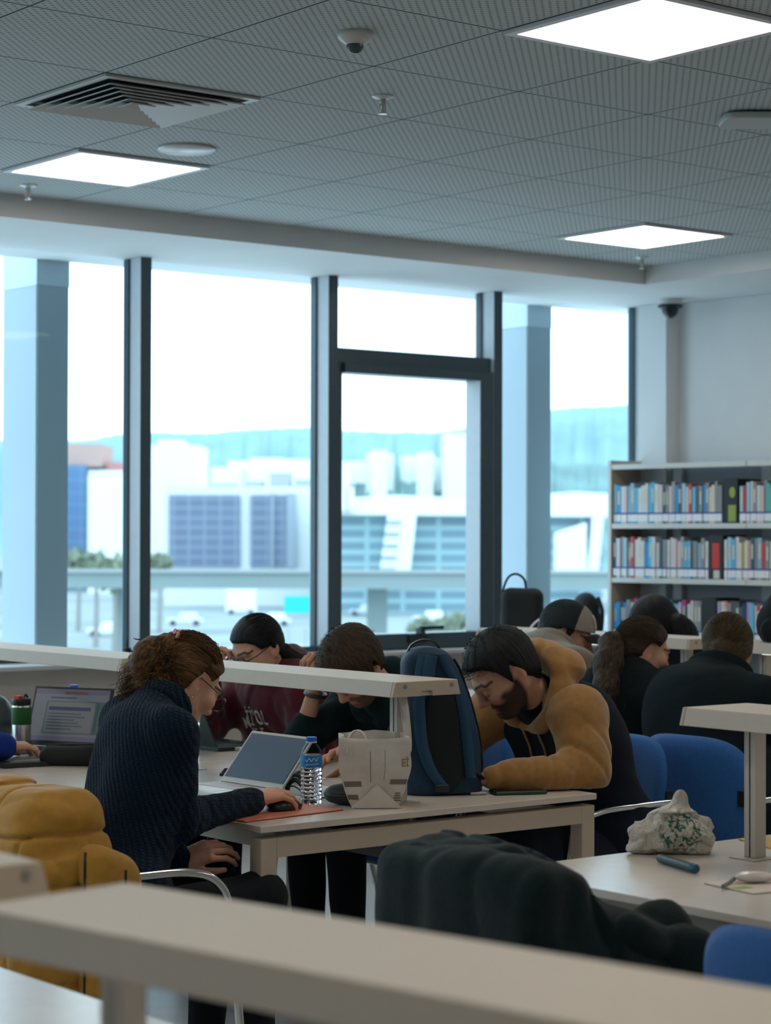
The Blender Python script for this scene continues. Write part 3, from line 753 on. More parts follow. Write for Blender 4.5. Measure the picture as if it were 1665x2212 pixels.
def chair(x, y, rz, label, proto=None):
    if proto is not None: return dup(proto, (x, y, 0), rz, label)
    r = thing('study_chair', (x, y, 0), rz, label, 'chair', 'blue study chairs')
    bm = B(); pad(bm, .47, .46, .07, 0, 18, 3.6); bmesh.ops.rotate(bm, verts=bm.verts, matrix=Matrix.Rotation(-math.pi/2, 3, 'Y')); bmesh.ops.translate(bm, verts=bm.verts, vec=(0, 0, .435)); fin('seat', bm, blue_m, r, angle=180)
    bm = B(); pad(bm, .45, .37, .055, .045, 20, 3.2, .05); bmesh.ops.rotate(bm, verts=bm.verts, matrix=Matrix.Rotation(-.12, 3, 'Y')); bmesh.ops.translate(bm, verts=bm.verts, vec=(-.235, 0, .675)); fin('backrest', bm, blue_m, r, angle=180)
    for s in (-1, 1):
        bm = B()
        pts = [(.27, s*.255, .01), (.24, s*.255, .30), (.215, s*.255, .54), (.17, s*.255, .625), (.08, s*.255, .655), (-.08, s*.255, .66), (-.255, s*.25, .66)]
        tube(bm, smooth_path(pts, 7), .0115, 10); fin('armrest_leg', bm, chrome_m, r)
        bm = B(); tube(bm, smooth_path([(.14, s*.21, .405), (-.12, s*.215, .40), (-.2, s*.23, .33), (-.285, s*.245, .01)], 7), .0115, 10); fin('rear_leg', bm, chrome_m, r)
        bm = B(); tube(bm, [(-.255, s*.252, .66), (-.25, s*.20, .665)], .012, 8); rbox(bm, (-.275, s*.19, .64), (-.245, s*.225, .69)); fin('back_bracket', bm, black_pl, r, bevel=.003)
    bm = B(); tube(bm, [(.14, -.255, .395), (.14, .255, .395)], .010, 8); tube(bm, [(-.12, -.215, .395), (-.12, .215, .395)], .010, 8); tube(bm, [(.232, -.255, .395), (.14, -.255, .395)], .010, 8); tube(bm, [(.232, .255, .395), (.14, .255, .395)], .010, 8); fin('seat_frame', bm, chrome_m, r)
    return r
PI = math.pi
ch0 = chair(2.43, -.42, .05, 'blue chair under the woman in the black coat, its padded back to us')
chair(1.72, -.29, PI+.03, 'blue chair of the man in the brown and black hoodie', ch0)
chair(-.07, -.52, .03, 'chair of the woman in the navy sweater, yellow jacket over its back', ch0)
chair(.05, -2.92, .05, 'blue chair cut off by the lower right corner of the picture', ch0)
chair(.06, -2.11, .0, 'chair buried under the dark coat at the lower desk', ch0)
chair(1.70, .42, PI, 'chair of the man holding his head behind the light bar', ch0)
chair(1.72, 1.17, PI, 'chair of the woman in the maroon hoodie', ch0)
chair(.05, 1.25, 0, 'chair of the person in the blue sleeve, outside the left edge', ch0)
chair(2.55, .87, .0, 'chair of the man in the cap', ch0)
chair(2.46, .28, .0, 'chair of the long haired woman with the ponytail', ch0)
chair(4.15, 1.55, PI, 'chair of the person half hidden behind the far light bar', ch0)
chair(4.12, .62, PI+.1, 'dark blue chair seen between the ponytail and the black coat under the far bar', ch0)
chair(4.05, -.35, PI, 'blue chair top at the right edge behind the woman in the black coat', ch0)
chair(1.78, -2.1, PI+.1, 'blue chair on the far side of the lower right desk behind the light post', ch0)

# ---------------------------------------------------------------- bookshelf and books
shelf_m = mat('shelf_cream', (0.60, 0.60, 0.57), 0.45, noise=.02, nscale=30)
side_m = mat('shelf_side_beech', (0.50, 0.42, 0.33), 0.5, noise=.08, nscale=18)
SH = (5.82, 3.70)                       # front corner by the window
SHROT = math.radians(6.0)
ZB = [.10, .50, .905, 1.255, 1.565, 1.905]
shelf = thing('bookshelf', (SH[0], SH[1], 0), SHROT, 'cream metal bookshelf full of books against the right wall', 'bookshelf')
LEN = 1.9; BAY = .95; DEP = .27
bm = B(); rbox(bm, (.0, -.022, .0), (DEP, 0, 1.93)); o = fin('end_panel', bm, [shelf_m, side_m], shelf, smooth=False)
for p in o.data.polygons:
    if p.normal.y < -.5: p.material_index = 1
for k, z in enumerate(ZB):
    for b_ in range(2):
        bm = B(); y1 = -.024-b_*BAY; y0 = y1-BAY+.006
        rbox(bm, (.004, y0, z-.028), (.012, y1, z)); rbox(bm, (.012, y0, z-.006), (DEP-.01, y1, z)); fin('shelf_board' if z < 1.9 else 'top_board', bm, shelf_m, shelf, smooth=False)
for y in (-.30, -.30-BAY, -.024-BAY):
    bm = B(); rbox(bm, (DEP-.01, y-.03, 0), (DEP+.02, y+.03, 1.90)); fin('upright', bm, shelf_m, shelf, smooth=False)
bm = B(); rbox(bm, (DEP+.021, -LEN-.05, .1), (DEP+.027, -.03, 1.90)); fin('back_panel', bm, mat('shelf_back_grey', (0.34, 0.37, 0.40), .6), shelf, smooth=False)
page_m = mat('book_pages', (.62, .58, .5), .8); lab_m = mat('spine_label', (.78, .78, .80), .6); labb_m = mat('label_blue_band', (.05, .07, .30), .6)
PAL = {'light blue': (.30, .50, .62), 'bright blue': (.02, .30, .62), 'white': (.70, .70, .70), 'pale pink': (.66, .50, .52), 'grey': (.28, .29, .30), 'dark teal': (.02, .09, .10), 'red': (.48, .05, .05), 'teal green': (.05, .45, .40), 'cream': (.62, .57, .44), 'navy': (.02, .04, .14), 'sky blue': (.10, .42, .62), 'lavender': (.38, .36, .58), 'yellow': (.62, .45, .06), 'salmon': (.58, .26, .22), 'dark grey': (.07, .085, .09), 'magenta': (.45, .05, .20), 'tan': (.45, .33, .20)}
ROWS = {
    4: ('top', 'lb bb w pp lb lb sb w w w sb sb w pp dt | g pp g bb dg lb pp sr sb dg g bb g pp cr g g BOX | lb sr lb w g w pp g tg g dg w s w g lb'),
    3: ('middle', 'n w g lb g sr w w w bb sb w pp dt g | w w pp pp g sb sb dg g lb g w BOX2 | w lb sb w w y w s dt g lb r g w cr g dg lb'),
    2: ('lower', 'bb bb n bb g w mg w lb y sb dt g w lb | lb n tl lv lv mg dt w w g g BOX3 | lv cr s g dg dg dg n lv sb w r w g'),
    1: ('bottom', 'g n w g dt g w lb g w g dg w g lb | w g dg lb w g n w g w sb | w sb w lb g cr dg w lb g w g w g'),
}
AB = dict(lb='light blue', bb='bright blue', w='white', pp='pale pink', g='grey', dt='dark teal', r='red', sr='red', tg='teal green', tl='teal green', cr='cream', n='navy', sb='sky blue', lv='lavender', y='yellow', s='salmon', dg='dark grey', mg='magenta')
def ordw(n): return ['first', 'second', 'third', 'fourth', 'fifth', 'sixth', 'seventh', 'eighth', 'ninth', 'tenth', 'eleventh', 'twelfth', 'thirteenth', 'fourteenth', 'fifteenth', 'sixteenth', 'seventeenth', 'eighteenth', 'nineteenth', 'twentieth'][n-1]
cs, sn = math.cos(SHROT), math.sin(SHROT)
def shelf_pt(x, y, z): return (SH[0]+x*cs-y*sn, SH[1]+x*sn+y*cs, z)
emb_y = mat('emblem_green', (.28, .33, .06), .5); emb_r = mat('emblem_red', (.55, .03, .02), .5); box_black = mat('file_black', (.012, .013, .014), .5)
book_mats = {}
for lvl, (rname, s) in ROWS.items():
    z = ZB[lvl]; y = -.030; cnt = {}; 
    secs = s.split('|')
    for si, sec in enumerate(secs):
        toks = sec.split()
        for tk in toks:
            if tk.startswith('BOX'):
                t = .105; h = .245
                r = thing('magazine_file', shelf_pt(.015, y-t/2, z), SHROT, {'BOX': 'black magazine file with a green emblem on the top shelf', 'BOX2': 'black magazine file with a red emblem on the middle shelf', 'BOX3': 'plain black magazine file on the lower shelf behind the coat collar'}[tk], 'magazine file')
                bm = B(); rbox(bm, (0, -t/2+.002, .0005), (.22, t/2-.002, h)); fin('file_body', bm, box_black, r, smooth=False, bevel=.003)
                if tk == 'BOX':
                    bm = B(); rbox(bm, (-.002, -.04, .01), (-.0005, .012, .10)); prism(bm, [(-.015+.02*math.cos(t_), .17+.03*math.sin(t_)) for t_ in np.linspace(0, 6.28, 16)[:-1]], -.002, -.0005, 'x'); fin('emblem', bm, emb_y, r, smooth=False)
                if tk == 'BOX2':
                    bm = B(); rbox(bm, (-.002, -.028, .06), (-.0005, .022, .20)); fin('emblem', bm, emb_r, r, smooth=False)
                    bm = B(); rbox(bm, (-.002, -.028, .005), (-.0005, .012, .05)); fin('file_label', bm, page_m, r, smooth=False)
                y -= t+.004; continue
            cn = AB[tk]; t = random.choice((.018, .021, .024, .027)) if si else random.choice((.02, .024, .027)); h = random.uniform(.20, .235) if lvl > 1 else random.uniform(.2, .24); d = random.uniform(.15, .19)
            cnt[cn] = cnt.get(cn, 0)+1
            lab = '%s %s book on the %s shelf, %s %s spine from the window end' % ('tall' if h > .225 else 'slim' if t < .02 else 'plain', cn, rname, ordw(cnt[cn]), cn)
            x0 = random.uniform(.012, .022)
            bm = B()
            rbox(bm, (0, -t/2, 0), (d, -t/2+.002, h), 0); rbox(bm, (0, t/2-.002, 0), (d, t/2, h), 0); rbox(bm, (-.001, -t/2, 0), (.002, t/2, h), 0)
            rbox(bm, (.002, -t/2+.002, .004), (d-.004, t/2-.002, h-.004), 1)
            rbox(bm, (-.0018, -t/2-.0004, .012), (-.0011, t/2+.0004, .052), 2); rbox(bm, (-.0018, -t/2-.0004, .052), (-.0011, t/2+.0004, .062), 3)
            if random.random() < .5: rbox(bm, (-.0015, -t/4, h*.5), (-.0011, t/4, h*.85), 1)
            key = cn+str(random.randrange(3))
            if key not in book_mats:
                j = random.uniform(.8, 1.15); book_mats[key] = mat('cover_'+key.replace(' ', '_'), tuple(min(.85, c*j) for c in PAL[cn]), .4)
            o = fin('book', bm, [book_mats[key], page_m, lab_m, labb_m], None, smooth=False)
            o.location = shelf_pt(x0, y-t/2, z+.0005); o.rotation_euler = (0, 0, SHROT)
            tag(o, lab, 'book', 'books on the %s shelf' % rname)
            y -= t+random.uniform(.0008, .0022)
        y -= .004 if si == 0 else .006
# ---------------------------------------------------------------- people
skin_m = mat('skin', (.5, .3, .22), .6, spec=.14, attr='tint', subs=.06, noise=.04, nscale=90, bump=.04, bscale=500)
def hair_mat(name, col, col2, rough=.52):
    m = mat(name, col, rough, spec=.22); N, L, b = nodes_of(m)
    a = N.new('ShaderNodeAttribute'); a.attribute_name = 'tint'
    mp = N.new('ShaderNodeMapping'); mp.inputs['Scale'].default_value = (1, 1, 1); L.new(a.outputs['Vector'], mp.inputs[0])
    n = N.new('ShaderNodeTexNoise'); n.inputs['Scale'].default_value = 1.0; n.inputs['Detail'].default_value = 4; n.inputs['Roughness'].default_value = .7; L.new(mp.outputs[0], n.inputs['Vector'])
    cr = N.new('ShaderNodeMix'); cr.data_type = 'RGBA'; cr.inputs[6].default_value = (*col, 1); cr.inputs[7].default_value = (*col2, 1)
    mr = N.new('ShaderNodeMapRange'); mr.inputs[1].default_value = .42; mr.inputs[2].default_value = .68; L.new(n.outputs['Fac'], mr.inputs[0]); L.new(mr.outputs[0], cr.inputs[0])
    L.new(cr.outputs[2], b.inputs['Base Color'])
    bp = N.new('ShaderNodeBump'); bp.inputs['Strength'].default_value = .8; bp.inputs['Distance'].default_value = .004; L.new(n.outputs['Fac'], bp.inputs['Height']); L.new(bp.outputs[0], b.inputs['Normal'])
    return m
hair_brown = hair_mat('hair_brown', (.032, .016, .007), (.20, .095, .028), .62); hair_black = hair_mat('hair_black', (.006, .007, .008), (.018, .020, .022), .52)
hair_dark = hair_mat('hair_dark_brown', (.022, .014, .009), (.085, .055, .032), .62); hair_ash = hair_mat('hair_ash_brown', (.024, .018, .011), (.15, .105, .05))
def cloth(name, col, col2=None, bump=.35, bscale=600, rough=.9, sheen=.03, noise=.12, ns=60): return mat(name, col, rough, spec=.1, sheen=sheen, noise=noise, nscale=ns, bump=bump, bscale=bscale)
def knit_mat():
    m = mat('navy_knit', (.0085, .020, .040), .95, spec=.06, sheen=.06); N, L, b = nodes_of(m)
    tc = N.new('ShaderNodeTexCoord')
    def wave(rot, sc, dist, prof='SIN'):
        mp = N.new('ShaderNodeMapping'); mp.inputs['Rotation'].default_value = rot; L.new(tc.outputs['Object'], mp.inputs[0])
        w = N.new('ShaderNodeTexWave'); w.wave_type = 'BANDS'; w.bands_direction = 'X'; w.wave_profile = prof; w.inputs['Scale'].default_value = sc; w.inputs['Distortion'].default_value = dist; w.inputs['Detail'].default_value = 2; w.inputs['Detail Scale'].default_value = 3
        L.new(mp.outputs[0], w.inputs[0]); return w.outputs['Fac']
    a = wave((.1, .35, .85), 26, 2.6); c_ = wave((0, 1.35, .3), 50, 2.0)
    mu = N.new('ShaderNodeMath'); mu.operation = 'MULTIPLY'; L.new(a, mu.inputs[0]); L.new(c_, mu.inputs[1])
    ad = N.new('ShaderNodeMath'); ad.operation = 'ADD'; L.new(a, ad.inputs[0]); L.new(mu.outputs[0], ad.inputs[1])
    bp = N.new('ShaderNodeBump'); bp.inputs['Strength'].default_value = .6; bp.inputs['Distance'].default_value = .004; L.new(ad.outputs[0], bp.inputs['Height']); L.new(bp.outputs[0], b.inputs['Normal'])
    mx = N.new('ShaderNodeMix'); mx.data_type = 'RGBA'; mx.inputs[6].default_value = (.005, .013, .026, 1); mx.inputs[7].default_value = (.009, .024, .048, 1); L.new(mu.outputs[0], mx.inputs[0]); L.new(mx.outputs[2], b.inputs['Base Color'])
    return m
navy_knit = knit_mat()

def frame_of(f, up=(0, 0, 1), roll=0.0):
    f = nrm(f); l = nrm(np.cross(up, f)); u = np.cross(f, l)
    l2 = l*math.cos(roll)+u*math.sin(roll); u2 = -l*math.sin(roll)+u*math.cos(roll)
    return np.stack([f, l2, u2], 1)
def look(hx, hy, down): return nrm([hx*math.cos(math.radians(down)), hy*math.cos(math.radians(down)), -math.sin(math.radians(down))])

def face_prims(nose=1.0, jaw=1.0, closed=True):
    P = [ell((-.010, 0, .028), (.096, .076, .088), k=.02), ell((.030, 0, -.040), (.056, .056*jaw, .068), k=.035), ell((.066, 0, -.092), (.021, .026, .020), k=.025)]
    for s in (-1, 1):
        P += [cap((-.012, s*.058*jaw, -.040), (.052, s*.024, -.092), .020, .018, k=.03), ell((.060, s*.044, -.022), (.026, .024, .022), k=.025),
              cap((.078, s*.044, .022), (.089, s*.012, .020), .011, .012, k=.018)]
    P += [cap((.086, 0, .018), (.100+.006*nose, 0, -.024), .0095, .0115, k=.012), ell((.097+.010*nose, 0, -.030), (.0135, .0125, .0105), k=.008)]
    for s in (-1, 1):
        P += [ell((.099, s*.0125, -.034), (.011, .0075, .0075), k=.006), cut(ell((.102, s*.035, -.001), (.014, .013, .008), k=.012))]
        P += [ell((.0785, s*.032, -.002), (.0155, .0165, .0145), k=.005)]
    P += [cap((.0805, -.018, -.064), (.0805, .018, -.064), .0055, k=.010), ell((.0845, 0, -.063), (.008, .015, .0055), k=.007), ell((.0825, 0, -.0745), (.0090, .017, .0065), k=.007), cut(cap((.0935, -.018, -.0690), (.0935, .018, -.0690), .0022, k=.003)), cut(ell((.092, 0, -.0855), (.008, .016, .004), k=.010))]
    for s in (-1, 1):
        R = frame_of((.96, s*.28, 0.10))
        P += [ell((-.014, s*.076, -.006), (.023, .0092, .035), R=np.stack([nrm([.95, s*-.25, .12]), nrm([s*.25, .95, 0]), [-.12, 0, .99]], 1), k=.006), cut(ell((-.009, s*.0865, -.001), (.0115, .0085, .020), k=.003)), cut(ell((-.004, s*.084, -.012), (.007, .007, .010), k=.003)), ell((-.009, s*.075, -.031), (.010, .006, .010), k=.006)]
    return P
def hand_prims(wr, fwd, up, right, curl=(.35, .55, .35), spread=.08, s=1.0, thumb=(.5, .25), percurl=(0, 0, 0, 0), arm=.06):
    R = frame_of(fwd, up); o = np.asarray(wr, float); g = 1 if right else -1
    def Wp(p): return o+R@(np.asarray(p, float)*s)
    def C(a, b, ra, rb, k): return cap(Wp(a), Wp(b), ra*s, rb*s, k)
    mc = [(.090, .031*g, .000), (.094, .0095*g, .003), (.088, -.012*g, .001), (.079, -.031*g, -.004)]
    P = [C((-arm, 0, -.004), (.012, 0, -.002), .025, .022, .015)]
    for i, m_ in enumerate(mc): P.append(C((.010, m_[1]*.55, -.002), m_, .0175, .0112, .010))
    P.append(C((.03, .0, -.010), (.07, -.004*g, -.010), .016, .012, .012))
    L_ = [(.044, .026, .021), (.049, .030, .022), (.045, .028, .021), (.035, .021, .018)]
    for i in range(4):
        p = np.array(mc[i]); a = 0.0; sp = (1.2, .25, -.6, -1.6)[i]*spread*g
        for j in range(3):
            a += curl[j]+percurl[i]*(.5 if j else 1)
            d = np.array([math.cos(a)*math.cos(sp), math.cos(a)*math.sin(sp), -math.sin(a)])
            q = p+d*L_[i][j]; r0 = (.0098, .0088, .0080)[j]; r1 = (.0088, .0080, .0066)[j]
            if i == 3: r0 *= .88; r1 *= .88
            P.append(C(p, q, r0, r1, .0035)); p = q
    t0, t1 = thumb
    b0 = np.array([.022, .022*g, -.010]); b1 = b0+np.array([math.cos(.9*t0+.2)*.042, g*math.sin(.9*t0+.2)*.042, -.010]); b2 = b1+np.array([math.cos(t1)*.033, g*math.sin(t1)*.033, -.008]); b3 = b2+np.array([math.cos(t1*.4)*.026, g*math.sin(t1*.4)*.026, -.006])
    P += [C(b0, b1, .0165, .0125, .010), C(b1, b2, .0115, .0100, .004), C(b2, b3, .0098, .0075, .003)]
    return P
def torso_prims(J, w=1.0, g=0.0, belly=0.0):
    hip, ch, nb = J['hip'], J['chest'], J['nb']; L = nrm(J['shL']-J['shR']); U = nrm(nb-hip); Fw = np.cross(L, U)
    P = [cap(hip+L*.075*w, hip-L*.075*w, .118*w+g, k=.05)]
    mid = (hip+ch)/2
    for s in (-1, 1):
        P += [cap(hip+L*s*.06*w, mid+L*s*.055*w, .112*w+g, .104*w+g, k=.06), cap(mid+L*s*.055*w, ch+L*s*.072*w, .104*w+g, .110*w+g, k=.06)]
    if belly: P.append(ell(mid+Fw*.06, (.12, .12, .14), k=.06))
    up = ch+U*.10
    P += [cap(up+L*.07*w, up-L*.07*w, .100*w+g, k=.06), cap(J['shL'], up+L*.05, .062*w+g, .095*w+g, k=.05), cap(J['shR'], up-L*.05, .062*w+g, .095*w+g, k=.05), cap(up, nb, .095*w+g, .060+g, k=.05)]
    return P
def arm_prims(J, sd, w=1.0, g=0.0):
    sh, el, wr = J['sh'+sd], J['el'+sd], J['wr'+sd]
    return [cap(sh, el, .060*w+g, .047*w+g, k=.035), cap(el, wr, .047*w+g, .031*w+g, k=.03)]
def leg_prims(J, w=1.0, g=0.0):
    P = []; L = nrm(J['shL']-J['shR'])
    for sd, s in (('R', -1), ('L', 1)):
        hp = J['hip']+L*s*.09*w-v3(0, 0, .02)
        P += [cap(hp, J['kn'+sd], .088*w+g, .062*w+g, k=.04), cap(J['kn'+sd], J['an'+sd], .060*w+g, .042*w+g, k=.03)]
    return P
def skin_cols(Q, base, beard=0.0, brow=(.02, .015, .012), lips=(.42, .16, .14), pink=.5, makeup=0):
    c = np.tile(np.asarray(base, float), (len(Q), 1))
    def mixin(m_, col):
        m_ = np.clip(m_, 0, 1)[:, None]; return c*(1-m_)+np.asarray(col)*m_
    red = np.asarray(base)*np.array([1.10, .78, .72])
    for cx, cy, cz, r, a in ((.11, 0, -.03, .020, .8), (.065, .05, -.025, .03, .5), (.065, -.05, -.025, .03, .5), (-.014, .08, 0, .03, .9), (-.014, -.08, 0, .03, .9)):
        c = mixin(a*pink*np.exp(-((Q[:, 0]-cx)**2+(Q[:, 1]-cy)**2+(Q[:, 2]-cz)**2)/(r*r)), red)
    ay = np.abs(Q[:, 1])
    if beard:
        line = np.interp(ay, [0, .02, .035, .05, .062, .075], [-.042, -.044, -.047, -.046, -.036, -.004])
        m_ = np.clip((line-Q[:, 2])/.014+.3, 0, 1)*np.clip((Q[:, 0]+.012)/.012, 0, 1)
        m_ *= np.clip((Q[:, 2]+.155)/.02, 0, 1)
        nz = 1.0
        c = mixin(beard*m_*nz, (.016, .013, .012))
    lp = np.exp(-((Q[:, 0]-.092)/.025)**4-(Q[:, 1]/.020)**4-((Q[:, 2]+.069)/.0095)**6)
    c = mixin(1.0*lp, lips)
    for s in (-1, 1):
        y = Q[:, 1]*s
        bz = .0245+.006*np.clip((y-.012)/.03, 0, 1)-.010*np.clip((y-.040)/.02, 0, 1)
        m_ = np.clip(1.4-np.abs(Q[:, 2]-bz)/.0042, 0, 1)*((y > .009) & (y < .056) & (Q[:, 0] > .05))
        c = mixin(.92*m_, brow)
        ez = -.0065-.10*np.abs(y-.032)
        m_ = np.clip(1.3-np.abs(Q[:, 2]-ez)/.0022, 0, 1)*((y > .018) & (y < .047) & (Q[:, 0] > .06))
        c = mixin(.9*m_, (.015, .012, .012))
        m_ = np.exp(-((y-.032)/.018)**2-((Q[:, 2]-.004)/.012)**2)*(Q[:, 0] > .06)
        c = mixin(.22*m_, np.asarray(base)*.55)
    return c
def strand_attr(Q, kind='back'):
    """coordinate for hair flow: dense across the strands, slow along them"""
    if kind == 'back':     # combed from the forehead to the back of the head
        a = np.arctan2(Q[:, 1], Q[:, 2]+.03); r = np.sqrt(Q[:, 1]**2+(Q[:, 2]+.03)**2)
        return np.stack([a*38, Q[:, 0]*16, r*60], 1)
    if kind == 'crown':
        a = np.arctan2(Q[:, 1], Q[:, 0]+.03); r = np.sqrt(Q[:, 1]**2+(Q[:, 0]+.03)**2)
        return np.stack([a*34, Q[:, 2]*22, r*50], 1)
    return np.stack([Q[:, 0]*150, Q[:, 1]*150, Q[:, 2]*18], 1)
def strands(bm_VF, pts, rad, w=3):
    V, F, A = bm_VF; b0 = len(V); n = len(pts); pts = np.asarray(pts, float)
    T = np.gradient(pts, axis=0); T /= np.linalg.norm(T, axis=1)[:, None]+1e-9
    N1 = np.cross(T, v3(.3, .5, .81)); N1 /= np.linalg.norm(N1, axis=1)[:, None]+1e-9; N2 = np.cross(T, N1)
    ph = random.random()*100
    for i in range(n):
        r = rad*(1-.75*(i/(n-1))**3)*(.5+.5*min(1, i/2))
        for k in range(w):
            an = 2*math.pi*k/w; V.append(pts[i]+r*(math.cos(an)*N1[i]+math.sin(an)*N2[i])); A.append((ph+k*.3, i*.25, ph*.37))
    for i in range(n-1):
        for k in range(w): F.append((b0+i*w+k, b0+i*w+(k+1) % w, b0+(i+1)*w+(k+1) % w, b0+(i+1)*w+k))

def surface_strands(p, name, m, n, start, tie, thick, rad=.0009, seed=1, jit=.18, npts=14, rise=.0):
    """single strands lying on the hair, each from a point START(rs) on the skull to the gathering point TIE"""
    rs = np.random.RandomState(seed); VFA = ([], [], []); c = v3(-.010, 0, .028); r = v3(.096, .076, .088)
    for i in range(n):
        u0 = nrm(start(rs)); u1 = nrm(np.asarray(tie)+rs.normal(size=3)*jit*.5); w_ = math.acos(max(-1, min(1, float(u0@u1))))
        if w_ < .2 or w_ > 2.9: continue
        b_ = nrm(np.cross(u0, u1))*rs.normal()*jit; e = rs.uniform(.7, 1.0); pts = []
        for k in range(npts):
            t = k/(npts-1)*e; u = (math.sin((1-t)*w_)*u0+math.sin(t*w_)*u1)/math.sin(w_)+b_*math.sin(math.pi*t)*.5
            u = nrm(u); th = thick*(.25+.75*min(1, t*3.5))+rs.normal()*.0004+rise*math.sin(math.pi*t)*abs(rs.normal())
            pts.append(c+u*(r+th))
        strands(VFA, pts, rad*rs.uniform(.6, 1.5))
    return fast_mesh(name, p.toW(np.array(VFA[0])), np.array(VFA[1]), m, p.body, np.array(VFA[2]))
def hairline_start(line):
    ang, hts = np.radians(line[0]), np.array(line[1])
    def f(rs):
        a = rs.uniform(-1.2, 1.2) if rs.rand() < .8 else rs.choice((-1, 1))*rs.uniform(2.0, 2.5); z = np.interp(abs(a), ang, hts)+rs.uniform(0, .03); h = (z-.028)/.088
        h = max(-.95, min(.97, h)); q = math.sqrt(1-h*h)
        return v3(math.cos(a)*q, math.sin(a)*q, h)
    return f
def scatter_start(zmin):
    def f(rs):
        while True:
            u = nrm(rs.normal(size=3))
            if u[2] > zmin: return u
    return f
class Person: pass
def person(label, J, face, hs=1.0, roll=0.0, skin=(.50, .29, .20), beard=0.0, hands=(), jaw=1.0, nose=1.0, w=1.0, headres=.0034, brow=(.02, .015, .012), lips=(.42, .17, .15), twist=None):
    J = {k: np.asarray(v, float) for k, v in J.items()}
    p = Person(); p.J = J; p.R = frame_of(face, roll=roll); p.hd = J['hd']; p.hs = hs
    p.toL = lambda X: ((X-p.hd)@p.R)/hs
    p.toW = lambda Q: p.hd+(np.asarray(Q)*hs)@p.R.T
    prims = face_prims(nose, jaw)
    nbl = p.toL(J['nb'][None])[0]
    neck = [cap((-.022, 0, -.045), nbl, .053, .060, k=.03)]
    V1, F1 = sdf_surface(prims+neck, headres); V1 = relax(V1, F1, 1, .4)
    c1 = skin_cols(V1, skin, beard, brow, lips); V1 = p.toW(V1)
    core = torso_prims(J, w, -.028)
    for sd in 'RL':
        if 'el'+sd in J: core += arm_prims(J, sd, w, -.008)
    core += leg_prims(J, w, -.014)
    for sd in 'RL':
        fa = nrm(nrm(J['chest']-J['hip'])*0+np.cross(nrm(J['shL']-J['shR']), v3(0, 0, 1))); core.append(cap(J['an'+sd], J['an'+sd]+fa*.16-v3(0, 0, .05), .04, .03, k=.02))
    V2, F2 = sdf_surface(core, .013)
    Vs, Fs, Cs = [V1, V2], [F1, F2+len(V1)], [c1, np.tile(skin, (len(V2), 1))]
    n = len(V1)+len(V2)
    for hp in hands:
        V3, F3 = sdf_surface(hp, .0023, pad=.012); V3 = relax(V3, F3, 1, .4)
        cc = np.tile(np.asarray(skin)*np.array([1.04, .95, .92]), (len(V3), 1))
        Vs.append(V3); Fs.append(F3+n); Cs.append(cc); n += len(V3)
    body = fast_mesh('person', np.concatenate(Vs), np.concatenate(Fs), skin_m, None, np.concatenate(Cs))
    tag(body, label, 'person'); p.body = body
    return p
def hair_cap(p, name, m, line, thick, kind='crown', h=.0042, rough=.0025, extra=(), seed=0, zlow=None):
    """hair as a shell over the skull: LINE gives the hairline height by angle from the face, THICK the thickness"""
    base = [ell((-.010, 0, .028), (.096, .076, .088), k=.02), cap((-.03, 0, -.02), (-.035, 0, -.07), .058, .05, k=.04)]
    ang = np.radians(line[0]); hts = np.array(line[1])
    def fn(Q):
        d = sdf(base, Q)
        a = np.abs(np.arctan2(Q[:, 1], Q[:, 0]-.01))
        hz = np.interp(a, ang, hts)
        t = thick(Q) if callable(thick) else thick
        fz = hz-Q[:, 2]
        tt = np.clip(t*np.clip((-fz)/.022+.25, 0.12, 1), .0015, None)
        tx = rough*wob(strand_attr(Q, kind)*.16, 9, seed)
        d1 = np.maximum(d-tt-tx, fz*.8)
        if extra:
            e = sdf(list(extra), Q)+rough*1.6*wob(Q, 140, seed+1); k = .018
            hh = np.clip(.5+.5*(e-d1)/k, 0, 1); d1 = e*(1-hh)+d1*hh-k*hh*(1-hh)
        return d1
    lo, hi = v3(-.17, -.13, -.19), v3(.14, .13, .17)
    if extra: l2, h2 = bounds(list(extra), .03); lo = np.minimum(lo, l2); hi = np.maximum(hi, h2)
    V, F = sdf_surface(None, h, fn=fn, lohi=(lo, hi)); V = relax(V, F, 1, .4)
    return fast_mesh(name, p.toW(V), F, m, p.body, strand_attr(V, kind))
def garment(p, name, prims, m, h=.0075, fold=None, amp=.004, freq=22, seed=0, parent=None, label=None, it=1):
    def disp(P):
        d = amp*wob(P, freq, seed)+amp*.45*wob(P, freq*2.6, seed+2)
        if fold is not None: d = d+fold(P)
        return d
    V, F = sdf_surface(prims, h, disp); V = relax(V, F, it)
    return fast_mesh(name, V, F, m, parent or p.body, None, label)
def shoes(p, m):
    J = p.J; fa = np.cross(nrm(J['shL']-J['shR']), v3(0, 0, 1)); fa = nrm(fa*v3(1, 1, 0))
    for sd in 'RL':
        a = J['an'+sd].copy(); g = v3(a[0], a[1], .045)
        def fn(P, g=g): return np.maximum(sdf([cap(g-fa*.05, g+fa*.17-v3(0, 0, .008), .047, .040, k=.02), cap(g-fa*.03, g-fa*.03+v3(0, 0, .05), .045, .042, k=.03)], P), .004-P[:, 2])
        V, F = sdf_surface(None, .009, fn=fn, lohi=(g-.26, g+.26)); fast_mesh('shoe', V, F, m, p.body)
def std_legs(J, fx, side=(0, 1, 0), kn=.42, shin_back=.02):
    """knees, ankles of a seated figure that faces FX"""
    f = nrm(fx); s = nrm(side)
    for sd, g in (('R', -1), ('L', 1)):
        J['kn'+sd] = np.asarray(J['hip'])+f*kn+s*g*.11+v3(0, 0, .03); J['an'+sd] = J['kn'+sd]-f*shin_back; J['an'+sd][2] = .10
    return J
